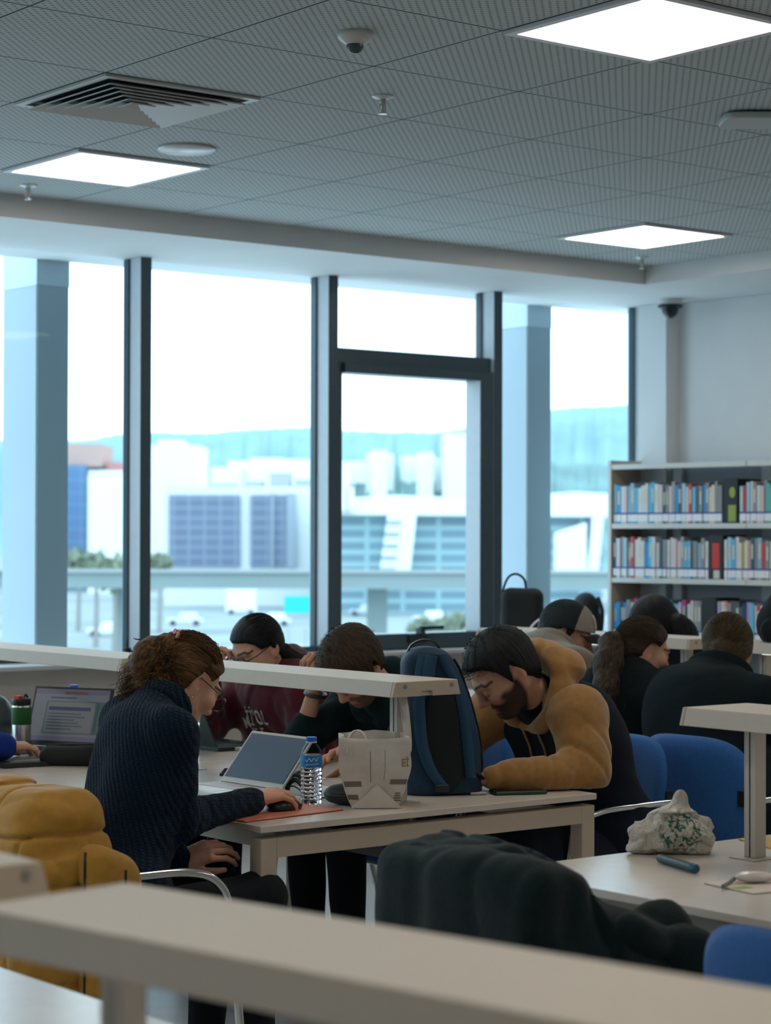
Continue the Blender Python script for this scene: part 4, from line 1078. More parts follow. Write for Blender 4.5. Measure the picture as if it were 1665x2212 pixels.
black_jean = cloth('black_trousers', (.010, .012, .015)); navy_jean = cloth('dark_jeans', (.012, .018, .03)); shoe_m = mat('black_shoe', (.015, .016, .018), .5); white_shoe = mat('white_trainer', (.55, .56, .57), .5)

# --- woman in the navy knitted sweater --------------------------------------------------------------
J = dict(hip=v3(-.09, -.56, .52), chest=v3(.025, -.53, .86), nb=v3(.125, -.47, 1.035), hd=v3(.252, -.405, 1.094), shR=v3(.045, -.66, .985), shL=v3(.125, -.315, .99), elR=v3(.085, -.635, .765), wrR=v3(.405, -.505, .778), elL=v3(.19, -.24, .76), wrL=v3(.30, -.42, .70))
std_legs(J, (1, .0, 0), kn=.40); J['wrL'] = v3(.16, -.52, .64); J['elL'] = v3(.16, -.28, .74)
P1 = person('woman in a navy knitted sweater with curly brown hair, her hand on a mouse', J, look(.985, .02, 33), hs=.97, skin=(.56, .34, .25), w=.93, jaw=.94,
    hands=[hand_prims(v3(.405, -.505, .783), nrm([.95, .10, .10]), (0, -.1, 1), True, (.34, .42, .34), .12, .95, (.45, .1), (0, .02, .04, .12)),
           hand_prims(v3(.16, -.52, .64), nrm([.6, -.5, .3]), (0, -.6, .6), False, (.5, .6, .4), .04, .92)])
J = P1.J
fd = folds([(J['elR'], (J['elR']-J['shR']), .05, .011, .12), (J['elR'], (J['wrR']-J['elR']), .045, .010, .12), ((J['hip']+J['chest'])/2+v3(0, -.05, -.08), (0, .2, 1), .09, .006, .2), (J['shR']+v3(0, 0, -.05), (.2, -.6, .6), .06, .004, .12)])
sw = torso_prims(J, .93, .004)+arm_prims(J, 'R', .98, .004)+arm_prims(J, 'L', 1.0, .008)+[cap(J['wrR']-v3(.06, .02, 0), J['wrR']-v3(.02, .008, 0), .037, .036, k=.01), cap(J['hip']+v3(.0, .09, .06), J['hip']+v3(0, -.09, .06), .13, k=.04)]
garment(P1, 'sweater', sw, navy_knit, .006, fd, .003, 20, 1)
# stand-up collar open at the front
def collar(p, rad, hgt, lean, m, name='collar', gap=.9, thick=.006, lift=0.0, flare=.3):
    nb = p.J['nb']; L = nrm(p.J['shL']-p.J['shR']); ax = nrm(p.hd-nb+v3(0, 0, .0)); Fw = np.cross(L, ax); Fw = nrm(Fw); L = np.cross(ax, Fw)
    bm = B(); rows = []
    for i in range(4):
        t = i/3; row = []
        for k in range(33):
            a = -math.pi+gap/2+(2*math.pi-gap)*k/32+math.pi
            a = gap/2+(2*math.pi-gap)*k/32
            r = rad*(1+flare*t*(1 if lean else .4)*(.4+.6*abs(math.cos(a/2))))
            z = lift+hgt*(t if not lean else math.sin(t*math.pi*.5))*(1-.35*math.cos(a)*0)
            q = nb+ax*(z-.02)+Fw*math.cos(a)*r*.95+L*math.sin(a)*r*1.08
            row.append(bm.verts.new(q))
        rows.append(row)
    for A, C_ in zip(rows, rows[1:]):
        for k in range(32): bm.faces.new((A[k], A[k+1], C_[k+1], C_[k]))
    o = fin(name, bm, m, p.body, angle=180)
    md = o.modifiers.new('s', 'SOLIDIFY'); md.thickness = thick; md.offset = 0
    md = o.modifiers.new('ss', 'SUBSURF'); md.levels = 1; md.render_levels = 1
    return o
collar(P1, .066, .045, False, navy_knit, gap=1.1, thick=.010, flare=.7)
garment(P1, 'trousers', leg_prims(J, 1.0, .004)+[cap(J['hip']+v3(0, .08, -.01), J['hip']-v3(0, .08, .01), .118, k=.05)], black_jean, .010, None, .005, 18, 4)
shoes(P1, white_shoe)
LN_F = ([0, 35, 60, 72, 82, 104, 116, 125, 180], [.073, .068, .048, .024, .030, .034, -.02, -.06, -.105])
hair_cap(P1, 'hair', hair_brown, LN_F, lambda Q: .014+.006*np.clip(-Q[:, 0]/.1, 0, 1), 'back', .0036, .0022, seed=2)
surface_strands(P1, 'hair_strands', hair_brown, 700, hairline_start(LN_F), (-.95, .1, .25), .017, seed=4, rise=.004)
def curls(p, name, m, roots, n, length, rad, down, turns=3.0, amp=.010, spread=.03, seed=1, npts=22, pull=None, wv=.002):
    rs = np.random.RandomState(seed); VFA = ([], [], [])
    for i in range(n):
        r0 = roots(rs); d = nrm(np.asarray(down)+rs.normal(size=3)*spread*10*.12); ph = rs.uniform(0, 6.28); L_ = length*rs.uniform(.6, 1.1); am = amp*rs.uniform(.5, 1.4); tn = turns*rs.uniform(.7, 1.3)
        n1 = nrm(np.cross(d, rs.normal(size=3))); n2 = np.cross(d, n1); off = rs.normal(size=3)*spread
        pts = []
        for k in range(npts):
            t = k/(npts-1); q = np.asarray(r0)+d*L_*t+off*t+(n1*math.cos(ph+6.28*tn*t)+n2*math.sin(ph+6.28*tn*t))*am*min(1, t*4)
            if pull is not None: q = q+pull(t)
            pts.append(q)
        strands(VFA, pts, rad*rs.uniform(.6, 1.4))
    V = np.array(VFA[0]); return fast_mesh(name, p.toW(V), np.array(VFA[1]), m, p.body, np.array(VFA[2]))
# loose curly tail gathered high at the back and falling over the collar
R1 = P1.R
dn1 = R1.T@v3(-.18, .05, -1.0)
tail = [ell((-.105, .01, .040), (.040, .050, .045), k=.03), ell((-.125, .015, -.02), (.055, .060, .07), k=.03), ell((-.085, -.01, -.075), (.055, .066, .055), k=.03), ell((-.045, -.03, -.09), (.05, .05, .045), k=.03)]
V, F = sdf_surface(tail, .0045, lambda Q: .009*wob(Q, 75, 6)+.005*wob(Q, 160, 2)); fast_mesh('hair_tail', P1.toW(relax(V, F, 1, .4)), F, hair_brown, P1.body, strand_attr(V, 'z'))
curls(P1, 'curls', hair_brown, lambda rs: v3(-.118, .01, .012)+np.clip(rs.normal(size=3), -1.4, 1.4)*v3(.022, .034, .028), 900, .135, .0012, dn1, 2.6, .010, .034, 3)
curls(P1, 'stray_curls', hair_brown, lambda rs: v3(-.095, -.01, -.05)+np.clip(rs.normal(size=3), -1.4, 1.4)*v3(.035, .045, .035), 420, .075, .0010, dn1, 1.8, .009, .02, 4, 14)
# claw clip
bm = B()
cp = P1.toW(np.array([(-.093, .0, .088)]))[0]
for s in (-1, 1):
    for k in range(4):
        a = P1.toW(np.array([(-.10+.014*k, s*.004, .098), (-.105+.014*k, s*.02, .092), (-.108+.014*k, s*.028, .075)])); tube(bm, smooth_path(a, 4), .0045, 6)
a = P1.toW(np.array([(-.108, 0, .098), (-.085, 0, .104), (-.058, 0, .100)])); tube(bm, a, .008, 8)
fin('claw_clip', bm, mat('pink_clip', (.52, .17, .13), .3, coat=.3), P1.body)
def glasses(p, m, w=.058, hgt=.040, dz=-.004, dx=.112, lens=None, rim=.0014):
    bm = B()
    for s in (-1, 1):
        c = [(dx-.006*abs(math.cos(t)), s*.033+w/2*math.copysign(abs(math.cos(t))**.7, math.cos(t)), dz+hgt/2*math.copysign(abs(math.sin(t))**.8, math.sin(t))) for t in np.linspace(0, 2*math.pi, 25)[:-1]]
        tube(bm, [Vector(q) for q in p.toW(np.array(c))], rim, 6, closed=True)
        tube(bm, [Vector(q) for q in p.toW(np.array([(dx-.006, s*(.033+w/2), dz+.008), (.07, s*.078, .006), (-.01, s*.081, .012), (-.028, s*.080, -.006)]))], rim*.9, 6)
    tube(bm, [Vector(q) for q in p.toW(np.array([(dx-.003, -.008, dz+.006), (dx+.002, 0, dz+.009), (dx-.003, .008, dz+.006)]))], rim, 6)
    o = fin('glasses', bm, m, p.body)
    if lens:
        for s in (-1, 1):
            c = p.toW(np.array([(dx-.004, s*.033+w/2*.97*math.copysign(abs(math.cos(t))**.7, math.cos(t)), dz+hgt/2*.97*math.copysign(abs(math.sin(t))**.8, math.sin(t))) for t in np.linspace(0, 2*math.pi, 25)[:-1]]))
            pmesh('lens', c, [list(range(len(c)))], lens, o, smooth=False)
lens_m = glass_mat(); lens_m.name = 'spectacle_lens'
glasses(P1, mat('thin_dark_rim', (.03, .03, .035), .3, metal=.6), lens=lens_m)
bm = B(); a = P1.toW(np.array([(-.012, -.080, -.036), (-.008, -.0825, -.046), (-.012, -.08, -.055), (-.017, -.079, -.046)])); tube(bm, smooth_path(a, 5, True), .0013, 6, closed=True); fin('earring', bm, mat('gold', (.7, .5, .25), .25, metal=1), P1.body)

# --- man in the brown and black hoodie ----------------------------------------------------------------
brown_f = cloth('brown_fleece', (.30, .158, .050), bump=.25, sheen=.4); blackn_f = cloth('black_navy_fleece', (.0075, .012, .020), bump=.3)
J = dict(hip=v3(1.82, -.34, .52), chest=v3(1.71, -.36, .83), nb=v3(1.55, -.365, .995), hd=v3(1.402, -.385, 1.072), shL=v3(1.575, -.525, .945), shR=v3(1.58, -.19, .955), elL=v3(1.545, -.60, .785), wrL=v3(1.24, -.52, .785), elR=v3(1.42, -.02, .785), wrR=v3(1.20, -.30, .785))
std_legs(J, (-1, -.05, 0), (0, -1, 0), kn=.45)
P4 = person('bearded man in a brown and black hoodie, head bowed over the desk', J, look(-.90, .33, 36), hs=1.02, skin=(.47, .27, .19), beard=.93, w=1.06, jaw=1.03, headres=.0029, lips=(.38, .17, .15), roll=-.03,
    hands=[hand_prims(v3(1.24, -.52, .785), nrm([-.45, .88, -.02]), (0, -.2, 1), False, (.45, .7, .5), .03, 1.0, (.6, .3), arm=.015), hand_prims(v3(1.20, -.30, .785), nrm([-.9, .1, 0]), (0, .2, 1), True, (.4, .6, .4), .05, 1.0)])
J = P4.J
fdL = folds([(J['elL']+v3(.0, 0, .06), (J['shL']-J['elL'])+v3(.2, 0, 0), .042, .016, .09), (J['elL']+v3(-.12, 0, .02), (J['wrL']-J['elL'])+v3(0, 0, .12), .05, .012, .10), (J['wrL']+v3(.06, 0, 0), (1, 0, .3), .03, .007, .06), (J['shL']+v3(-.03, 0, .02), (.5, -.4, -.5), .06, .010, .10)])
garment(P4, 'hoodie_body', torso_prims(J, 1.08, .012)+[cap(J['hip']+v3(.02, .1, .03), J['hip']+v3(.02, -.1, .03), .14, k=.05)], blackn_f, .007, folds([((J['hip']+J['chest'])/2, (0, 0, 1), .09, .008, .2)]), .004, 18, 2)
for sd in 'LR':
    s_, e_, w_ = J['sh'+sd], J['el'+sd], J['wr'+sd]; d_ = nrm(w_-e_)
    pr = [cap(J['nb']*.48+s_*.52+v3(.02, 0, .005), s_+v3(0, 0, .005), .070, .080, k=.05), cap(s_+v3(.0, 0, .006), s_*.35+e_*.65, .081, .075, k=.05), cap(s_*.35+e_*.65, e_, .076, .060, k=.03), cap(e_, w_-d_*.05, .062, .050, k=.035), cap(w_-d_*.045, w_-d_*.0, .039, .037, k=.008)]
    def fnc(P, pr=pr): return np.maximum(sdf(pr, P)+(fdL(P) if sd == 'L' else 0)+.003*wob(P, 20, 3)+.0015*wob(P, 55, 4), .744-P[:, 2])
    V, F = sdf_surface(pr, .0062, fn=fnc); fast_mesh('sleeve', relax(V, F, 1), F, brown_f, P4.body)
# hood lying on the shoulders
nb = J['nb']; L4 = nrm(J['shL']-J['shR']); ax = nrm(P4.hd-nb); F4 = nrm(np.cross(L4, ax)); L4 = np.cross(ax, F4)
def ring(a, r, z): return nb+ax*z+F4*math.cos(a)*r+L4*math.sin(a)*r*1.05
hp = []; N_ = 16
for k in range(N_):
    a0, a1 = .22+(2*math.pi-.44)*k/N_, .22+(2*math.pi-.44)*(k+1)/N_
    b0 = (1-math.cos(a0))/2; b1 = (1-math.cos(a1))/2
    hp.append(cap(ring(a0, .090+.032*b0, -.035+.080*b0**.45), ring(a1, .090+.032*b1, -.035+.080*b1**.45), .026+.018*b0, .026+.018*b1, k=.03))
back = ring(math.pi, .100, -.02)
hp += [ell(back+v3(.012, -.015, .0), (.055, .10, .055), k=.05), ell(back+v3(-.01, -.06, .008), (.055, .06, .045), k=.05), cut(cap(nb-ax*.02, nb+ax*.2, .066, .090, k=.02))]
def hoodcrease(P): return .011*np.maximum(0, 1-np.abs(wob(P*v3(1, 1, .8), 17, 12))*3.0)+.006*np.maximum(0, 1-np.abs(wob(P, 30, 21))*3.0)-.003
garment(P4, 'hood', hp, brown_f, .0048, hoodcrease, .003, 30, 7)
bm = B(); 
for a_, r_ in ((2.2, .016), (2.5, .018), (2.8, .018), (3.1, .017)): pass
tube(bm, [Vector(ring(a, .088, .012+.010*math.sin(3*a))) for a in np.linspace(1.9, 3.6, 14)], .014, 8); fin('hood_lining', bm, mat('cream_lining', (.55, .47, .35), .9, noise=.5, nscale=60), P4.body)
tpr = torso_prims(J, 1.08, .012)
for a_ in (.035, -.03):
    pts = []
    for k in range(9):
        q = nb+L4*(a_+.012*math.sin(k*.7))+v3(0, 0, -.075-.024*k)+F4*v3(1, 1, 0)*.34; d_ = -nrm(F4*v3(1, 1, 0))
        for _ in range(80):
            e_ = sdf(tpr, q[None])[0]
            if e_ < .006: break
            q = q+d_*max(e_*.6, .001)
        pts.append(Vector(q))
    bm = B(); tube(bm, smooth_path(pts, 4), .0036, 6); fin('drawstring', bm, brown_f, P4.body)
garment(P4, 'trousers', leg_prims(J, 1.08, .006)+[cap(J['hip']+v3(0, .08, -.01), J['hip']-v3(0, .08, .01), .124, k=.05)], navy_jean, .011, None, .005, 18, 4)
shoes(P4, shoe_m)
LN_M = ([0, 28, 42, 56, 70, 80, 90, 98, 104, 118, 180], [.068, .070, .066, .056, .040, .010, -.022, .030, .038, -.020, -.085])
hair_cap(P4, 'hair', hair_black, LN_M, lambda Q: .012+.014*np.clip(Q[:, 2]/.1, 0, 1), 'crown', .0036, .0024, seed=5)
surface_strands(P4, 'hair_strands', hair_black, 700, scatter_start(.55), (.62, -.45, .64), .025, seed=8, jit=.4)
def tufts(p, m, n, seed, zmin=.05, ln=.022, name='hair_tufts', dirv=(.5, 0, .4), rad=.0009):
    rs = np.random.RandomState(seed); VFA = ([], [], [])
    for i in range(n):
        u = rs.normal(size=3); u /= np.linalg.norm(u)
        q = v3(-.010, 0, .028)+u*v3(.106, .086, .106)
        if q[2] < zmin: continue
        d = nrm(np.asarray(dirv)+u*.8+rs.normal(size=3)*.25)
        strands(VFA, [q-u*.006, q+d*ln*.4, q+d*ln*.75-u*.001, q+d*ln-u*.004], rad)
    return fast_mesh(name, p.toW(np.array(VFA[0])), np.array(VFA[1]), m, p.body, np.array(VFA[2]))
tufts(P4, hair_black, 900, 3)

# --- man in the dark hoodie behind the light bar -------------------------------------------------------
dark_green = cloth('dark_bottle_green_fleece', (.0075, .019, .022), bump=.3)
J = dict(hip=v3(1.77, .40, .52), chest=v3(1.67, .40, .83), nb=v3(1.53, .37, .965), hd=v3(1.388, .335, 1.055), shR=v3(1.56, .56, .915), shL=v3(1.56, .20, .93), elR=v3(1.335, .555, .80), wrR=v3(1.372, .525, .985), elL=v3(1.36, .08, .785), wrL=v3(1.20, .055, .815))
std_legs(J, (-1, 0, 0), (0, -1, 0), kn=.45)
P3 = person('man in a dark hoodie leaning his head on his fist behind the light bar', J, look(-.97, -.10, 48), hs=1.0, skin=(.48, .28, .20), beard=.75, jaw=1.0,
    hands=[hand_prims(v3(1.372, .525, .985), nrm([.0, -.25, 1]), (.9, .2, 0), True, (1.1, 1.2, .8), .0, 1.0, arm=.18), hand_prims(v3(1.20, .06, .815), nrm([-.9, -.05, .05]), (.2, .7, .7), False, (.30, .35, .25), .10, 1.0, (.9, .6))])
J = P3.J
fd3 = folds([(J['elL'], (J['shL']-J['elL']), .05, .007, .12), (J['elR'], (J['shR']-J['elR']), .045, .007, .10), (J['chest']+v3(-.1, 0, -.1), (.2, .3, 1), .08, .008, .2)])
slv = [cap(J['shR'], J['elR'], .070, .060, k=.04), cap(J['elR'], J['elR']*.72+J['wrR']*.28, .060, .052, k=.02)]+arm_prims(J, 'L', 1.1, .010)
def fn3(P): return np.maximum(np.maximum(sdf(torso_prims(J, 1.03, .010)+slv, P)+.008*np.maximum(0, 1-np.abs(wob(P*v3(1, 1, .5), 17, 9))*2.8)-.002+.003*wob(P, 20, 6)+.0018*wob(P, 52, 1)+fd3(P), -1e3), np.where(P[:, 0] < 1.47, .744-P[:, 2], -1e3))
V, F = sdf_surface(torso_prims(J, 1.03, .010)+slv, .0068, fn=fn3); fast_mesh('hoodie', relax(V, F, 1), F, dark_green, P3.body)
nb = J['nb']; hp = []; ax = nrm(P3.hd-nb); Lx = nrm(J['shL']-J['shR']); Fx = nrm(np.cross(Lx, ax)); Lx = np.cross(ax, Fx)
for k in range(12):
    a0, a1 = .3+5.68*k/12, .3+5.68*(k+1)/12
    f_ = lambda a: nb+ax*(-.03+.03*(1-math.cos(a))/2)+Fx*math.cos(a)*.085+Lx*math.sin(a)*.095
    hp.append(cap(f_(a0), f_(a1), .028+.018*(1-math.cos(a0))/2, k=.025))
garment(P3, 'hood', hp, dark_green, .006, None, .004, 28, 8)
garment(P3, 'trousers', leg_prims(J, 1.05, .006)+[cap(J['hip']+v3(0, .08, -.01), J['hip']-v3(0, .08, .01), .12, k=.05)], black_jean, .011, None, .005, 18, 4)
shoes(P3, shoe_m)
hair_cap(P3, 'hair', hair_dark, ([0, 30, 55, 70, 82, 96, 104, 118, 180], [.045, .045, .035, .02, -.018, -.028, .015, -.05, -.085]), lambda Q: .014+.016*np.clip((Q[:, 2]+.02)/.1, 0, 1), 'crown', .004, .003, seed=9)
tufts(P3, hair_dark, 1100, 8, .03, .03)
bm = B(); q = J['wrR']-v3(0, 0, .025); tube(bm, [Vector(q+v3(.033*math.cos(t), .033*math.sin(t), .008*math.sin(t))) for t in np.linspace(0, 6.28, 21)[:-1]], .0075, 8, closed=True); fin('wristband', bm, mat('black_handle', (0, 0, 0)), P3.body)

# --- woman in the maroon hoodie -------------------------------------------------------------------------
maroon = cloth('maroon_fleece', (.085, .010, .022), bump=.25, sheen=.25)
J = dict(hip=v3(1.80, 1.17, .52), chest=v3(1.73, 1.17, .82), nb=v3(1.665, 1.14, .985), hd=v3(1.552, 1.12, 1.083), shR=v3(1.67, 1.35, .925), shL=v3(1.67, .975, .925), elR=v3(1.50, 1.36, .785), wrR=v3(1.415, 1.245, .985), elL=v3(1.62, .92, .72), wrL=v3(1.50, 1.06, .63))
std_legs(J, (-1, 0, 0), (0, -1, 0), kn=.43)
P2 = person('woman in a maroon hoodie adjusting her glasses, black hair in a low ponytail', J, look(-.985, -.06, 27), hs=.97, skin=(.55, .33, .23), w=.92, jaw=.95, lips=(.45, .18, .17), roll=.02,
    hands=[hand_prims(v3(1.415, 1.245, .985), nrm([-.0, -.42, .90]), (-.3, .9, .3), True, (.75, .9, .6), .05, .92, (.3, .0), arm=.08), hand_prims(v3(1.50, 1.06, .63), nrm([-.8, .5, 0]), (0, 0, 1), False, (.4, .5, .4), .04, .92)])
J = P2.J
fd2 = folds([(J['elR'], (J['shR']-J['elR']), .05, .009, .12), ((J['elR']+J['wrR'])/2, (J['wrR']-J['elR']), .05, .006, .12), (J['chest']+v3(-.1, .0, 0), (0, 1, .3), .07, .006, .2), (J['chest']+v3(-.1, -.1, -.1), (.2, -.5, 1), .08, .008, .16), (J['elL'], (J['shL']-J['elL']), .05, .008, .13)])
mp_ = torso_prims(J, 1.14, .016)+arm_prims(J, 'R', 1.05, .016)+arm_prims(J, 'L', 1.05, .016)
def fn2(P): return np.maximum(sdf(mp_, P)+.010*np.maximum(0, 1-np.abs(wob(P*v3(1, 1, .45), 17, 6))*2.8)+.006*np.maximum(0, 1-np.abs(wob(P, 30, 14))*3)-.003+.0035*wob(P, 20, 2)+.002*wob(P, 48, 9)+fd2(P), np.where(P[:, 0] < 1.47, .744-P[:, 2], -1e3))
V, F = sdf_surface(mp_, .0066, fn=fn2); hood2 = fast_mesh('hoodie', relax(V, F, 1), F, maroon, P2.body)
nb = J['nb']; hp = []; ax = nrm(P2.hd-nb); Lx = nrm(J['shL']-J['shR']); Fx = nrm(np.cross(Lx, ax)); Lx = np.cross(ax, Fx)
for k in range(12):
    a0, a1 = .25+5.78*k/12, .25+5.78*(k+1)/12
    f_ = lambda a: nb+ax*(-.05+.05*(1-math.cos(a))/2)+Fx*math.cos(a)*.08+Lx*math.sin(a)*.09
    hp.append(cap(f_(a0), f_(a1), .026+.018*(1-math.cos(a0))/2, k=.025))
garment(P2, 'hood', hp, maroon, .006, None, .004, 28, 3)
for s in (-1, 1):
    q0 = nb+Fx*.10+Lx*s*.035-ax*.06; bm = B(); tube(bm, smooth_path([q0, q0+v3(-.035, 0, -.05), q0+v3(-.045, s*.004, -.12), q0+v3(-.035, 0, -.19)], 5), .0035, 6); fin('drawstring', bm, maroon, P2.body)
# lettering laid over the folds of the chest
bvh = BVHTree.FromObject(hood2, bpy.context.evaluated_depsgraph_get())
let_m = mat('cream_print', (.66, .62, .56), .8)
def lay_text(txt, size, yc, z, tilt=0.0, bold=0.0, name='lettering', sx=1.0):
    V, F = text_mesh(txt, size, 0.0, 0, bold); out = []
    for v in V:
        a, b_ = v.x*sx*math.cos(tilt)-v.y*math.sin(tilt), v.x*sx*math.sin(tilt)+v.y*math.cos(tilt)
        hit = bvh.ray_cast(Vector((1.535, yc-a, z+b_)), Vector((1, 0, 0)), 1.0)
        x = hit[0].x if hit[0] is not None else 1.62
        out.append((x-.006, yc-a, z+b_))
    pmesh(name, out, F, let_m, hood2, smooth=False)
lay_text('M', .056, 1.232, .788, .22, .0014, sx=1.0); lay_text('\u0130\u0130', .074, 1.205, .798, .05, .0010, sx=.8); lay_text("'OL", .074, 1.135, .806, .04, .0010, sx=.75)
lay_text('ERS', .028, 1.195, .768, .06, .0006); lay_text('T', .028, 1.145, .772, .05, .0006)
garment(P2, 'trousers', leg_prims(J, 1.0, .006)+[cap(J['hip']+v3(0, .08, -.01), J['hip']-v3(0, .08, .01), .12, k=.05)], black_jean, .011, None, .005, 18, 4)
shoes(P2, shoe_m)
hair_cap(P2, 'hair', hair_black, ([0, 35, 58, 72, 86, 100, 116, 180], [.062, .058, .040, .012, .010, .012, -.045, -.080]), .011, 'back', .0038, .0012, seed=4)
surface_strands(P2, 'hair_strands', hair_black, 420, hairline_start(([0, 35, 58, 72, 86, 100, 116, 180], [.062, .058, .040, .012, .010, .012, -.045, -.080])), (-.9, .1, -.35), .0115, seed=5, jit=.08)
pt = [P2.toL(np.array([q]))[0] for q in (v3(1.645, 1.09, 1.07), v3(1.70, 1.06, 1.03), v3(1.755, 1.02, .99), v3(1.80, .985, .93), v3(1.82, .97, .84))]
tp = [cap(pt[i], pt[i+1], (.034, .030, .027, .024)[i], (.030, .027, .024, .012)[i], k=.02) for i in range(4)]
V, F = sdf_surface(tp, .0045, lambda Q: .003*wob(Q, 120, 3)); fast_mesh('ponytail', P2.toW(relax(V, F, 1)), F, hair_black, P2.body, strand_attr(V, 'z'))
glasses(P2, mat('black_rim', (.02, .022, .03), .25), w=.052, hgt=.044, lens=lens_m, rim=.0021)
bm = B(); q = P2.toW(np.array([(-.008, .080, -.04)]))[0]; lathe(bm, [(.0035, -.003), (.004, 0), (.001, .004)], 10, q); fin('earring', bm, mat('gold', (0, 0, 0)), P2.body)

# --- man in the cap ---------------------------------------------------------------------------------------
taupe = cloth('taupe_wool', (.185, .155, .115), bump=.3, sheen=.4)
J = dict(hip=v3(2.58, .87, .52), chest=v3(2.66, .88, .84), nb=v3(2.77, .905, 1.03), hd=v3(2.925, .968, 1.098), shR=v3(2.71, .70, .97), shL=v3(2.72, 1.08, 1.01), elR=v3(2.93, .70, .785), wrR=v3(3.12, .86, .785), elL=v3(2.93, 1.15, .785), wrL=v3(3.12, 1.0, .785))
std_legs(J, (1, 0, 0), kn=.45)
P5 = person('man in a black and grey baseball cap and taupe jacket at the far desk', J, look(.66, -.75, 20), hs=1.03, skin=(.42, .24, .165), beard=.7, hands=[hand_prims(v3(3.12, .86, .785), nrm([.9, .2, 0]), (0, 0, 1), True)], headres=.004)
J = P5.J
garment(P5, 'jacket', torso_prims(J, 1.12, .022)+arm_prims(J, 'R', 1.2, .022)+arm_prims(J, 'L', 1.2, .022)+[cap(J['shR'], J['nb'], .085, .08, k=.05), cap(J['shL'], J['nb'], .085, .08, k=.05)], taupe, .009, folds([(J['elR'], J['elR']-J['shR'], .06, .008, .14), (J['chest'], (0, .3, 1), .1, .008, .2)]), .004, 15, 3)
collar(P5, .098, .055, False, taupe, gap=.8, thick=.014, flare=.2)
garment(P5, 'trousers', leg_prims(J, 1.05, .006), black_jean, .012, None, .005, 18, 4)
shoes(P5, shoe_m)
hair_cap(P5, 'hair', hair_black, LN_M, .008, 'crown', .0045, .002, seed=5)
def fcap(Q): 
    d = sdf([ell((-.008, 0, .040), (.110, .090, .098), k=.02)], Q)
    return np.maximum(np.maximum(d, -(d+.006)), (.032-.22*Q[:, 0]*0-.020*np.clip(-Q[:, 0]/.1, 0, 1)+.012*np.clip(Q[:, 0]/.1, 0, 1))-Q[:, 2])
V, F = sdf_surface(None, .0045, fn=fcap, lohi=(v3(-.15, -.13, -.02), v3(.15, .13, .17))); V = relax(V, F, 1)
fc = V[F].mean(1); front = (fc[:, 0] > .028)
capo = fast_mesh('baseball_cap', P5.toW(V), F, [mat('cap_black', (.010, .016, .019), .85), mat('cap_grey', (.30, .265, .24), .85)], P5.body)
capo.data.polygons.foreach_set('material_index', front.astype(np.int32))
bm = B(); rows = []
for i in range(7):
    t = i/6; row = []
    for k in range(17):
        a = -1.15+2.3*k/16
        x = .012+.098*math.cos(a*.82)+(.072*math.cos(a)**1.2)*t; y = .088*math.sin(a)*(1+.0*t); z = .043-.016*t-.22*(y*y)/.088*1.2+.004
        row.append(bm.verts.new(P5.toW(np.array([(x, y, z)]))[0]))
    rows.append(row)
for A, C_ in zip(rows, rows[1:]):
    for k in range(16): bm.faces.new((A[k], A[k+1], C_[k+1], C_[k]))
o = fin('brim', bm, mat('cap_black', (0, 0, 0)), capo, angle=180); md = o.modifiers.new('s', 'SOLIDIFY'); md.thickness = .005
bm = B(); 
pb = [(.1045-.12*(z-.06)-y*y*1.0, y, z) for z in (.062, .080, .098, .112) for y in (-.026, -.013, 0, .013, .026)]
def oncap(y, z):
    x = .110*math.sqrt(max(0, 1-(y/.090)**2-((z-.04)/.098)**2))-.008; return (x+.0035, y, z)
G = [[bm.verts.new(P5.toW(np.array([oncap(y, z)]))[0]) for y in np.linspace(-.026, .026, 6)] for z in np.linspace(.062, .108, 5)]
for A, C_ in zip(G, G[1:]):
    for k in range(5): bm.faces.new((A[k], A[k+1], C_[k+1], C_[k]))
o = fin('cap_patch', bm, mat('patch_cream', (.60, .50, .42), .8), capo)
bm = B(); G = [[bm.verts.new(P5.toW(np.array([tuple(np.array(oncap(y, z))*v3(1, 1, 1)+v3(.002, 0, 0))]))[0]) for y in np.linspace(-.012, .012, 4)] for z in np.linspace(.070, .098, 4)]
for A, C_ in zip(G, G[1:]):
    for k in range(3): bm.faces.new((A[k], A[k+1], C_[k+1], C_[k]))
fin('patch_mark', bm, mat('patch_dark', (.05, .05, .05), .8), capo)

# --- woman with the wavy ponytail ------------------------------------------------------------------------
black_wool = cloth('black_wool', (.005, .0095, .012), bump=.35)
J = dict(hip=v3(2.50, .29, .52), chest=v3(2.575, .31, .82), nb=v3(2.605, .30, .985), hd=v3(2.68, .305, 1.072), shR=v3(2.585, .125, .915), shL=v3(2.60, .475, .915), elR=v3(2.75, .08, .785), wrR=v3(3.0, .2, .785), elL=v3(2.75, .52, .785), wrL=v3(3.0, .42, .785))
std_legs(J, (1, 0, 0), kn=.45)
P6 = person('woman in black with a long wavy brown ponytail seen from behind', J, look(.90, -.30, 14), hs=.98, skin=(.52, .31, .22), hands=[hand_prims(v3(3.0, .2, .785), nrm([.9, .2, 0]), (0, 0, 1), True)], headres=.004, w=.95)
J = P6.J
garment(P6, 'jumper', torso_prims(J, 1.0, .014)+arm_prims(J, 'R', 1.05, .014)+arm_prims(J, 'L', 1.05, .014), black_wool, .009, folds([(J['chest'], (.2, .3, 1), .09, .008, .2)]), .004, 16, 5)
garment(P6, 'trousers', leg_prims(J, 1.0, .006), black_jean, .012, None, .005, 18, 4); shoes(P6, shoe_m)
hair_cap(P6, 'hair', hair_dark, ([0, 35, 58, 72, 82, 104, 116, 180], [.066, .062, .046, .024, .032, .034, -.02, -.06]), .012, 'back', .0045, .0018, seed=6)
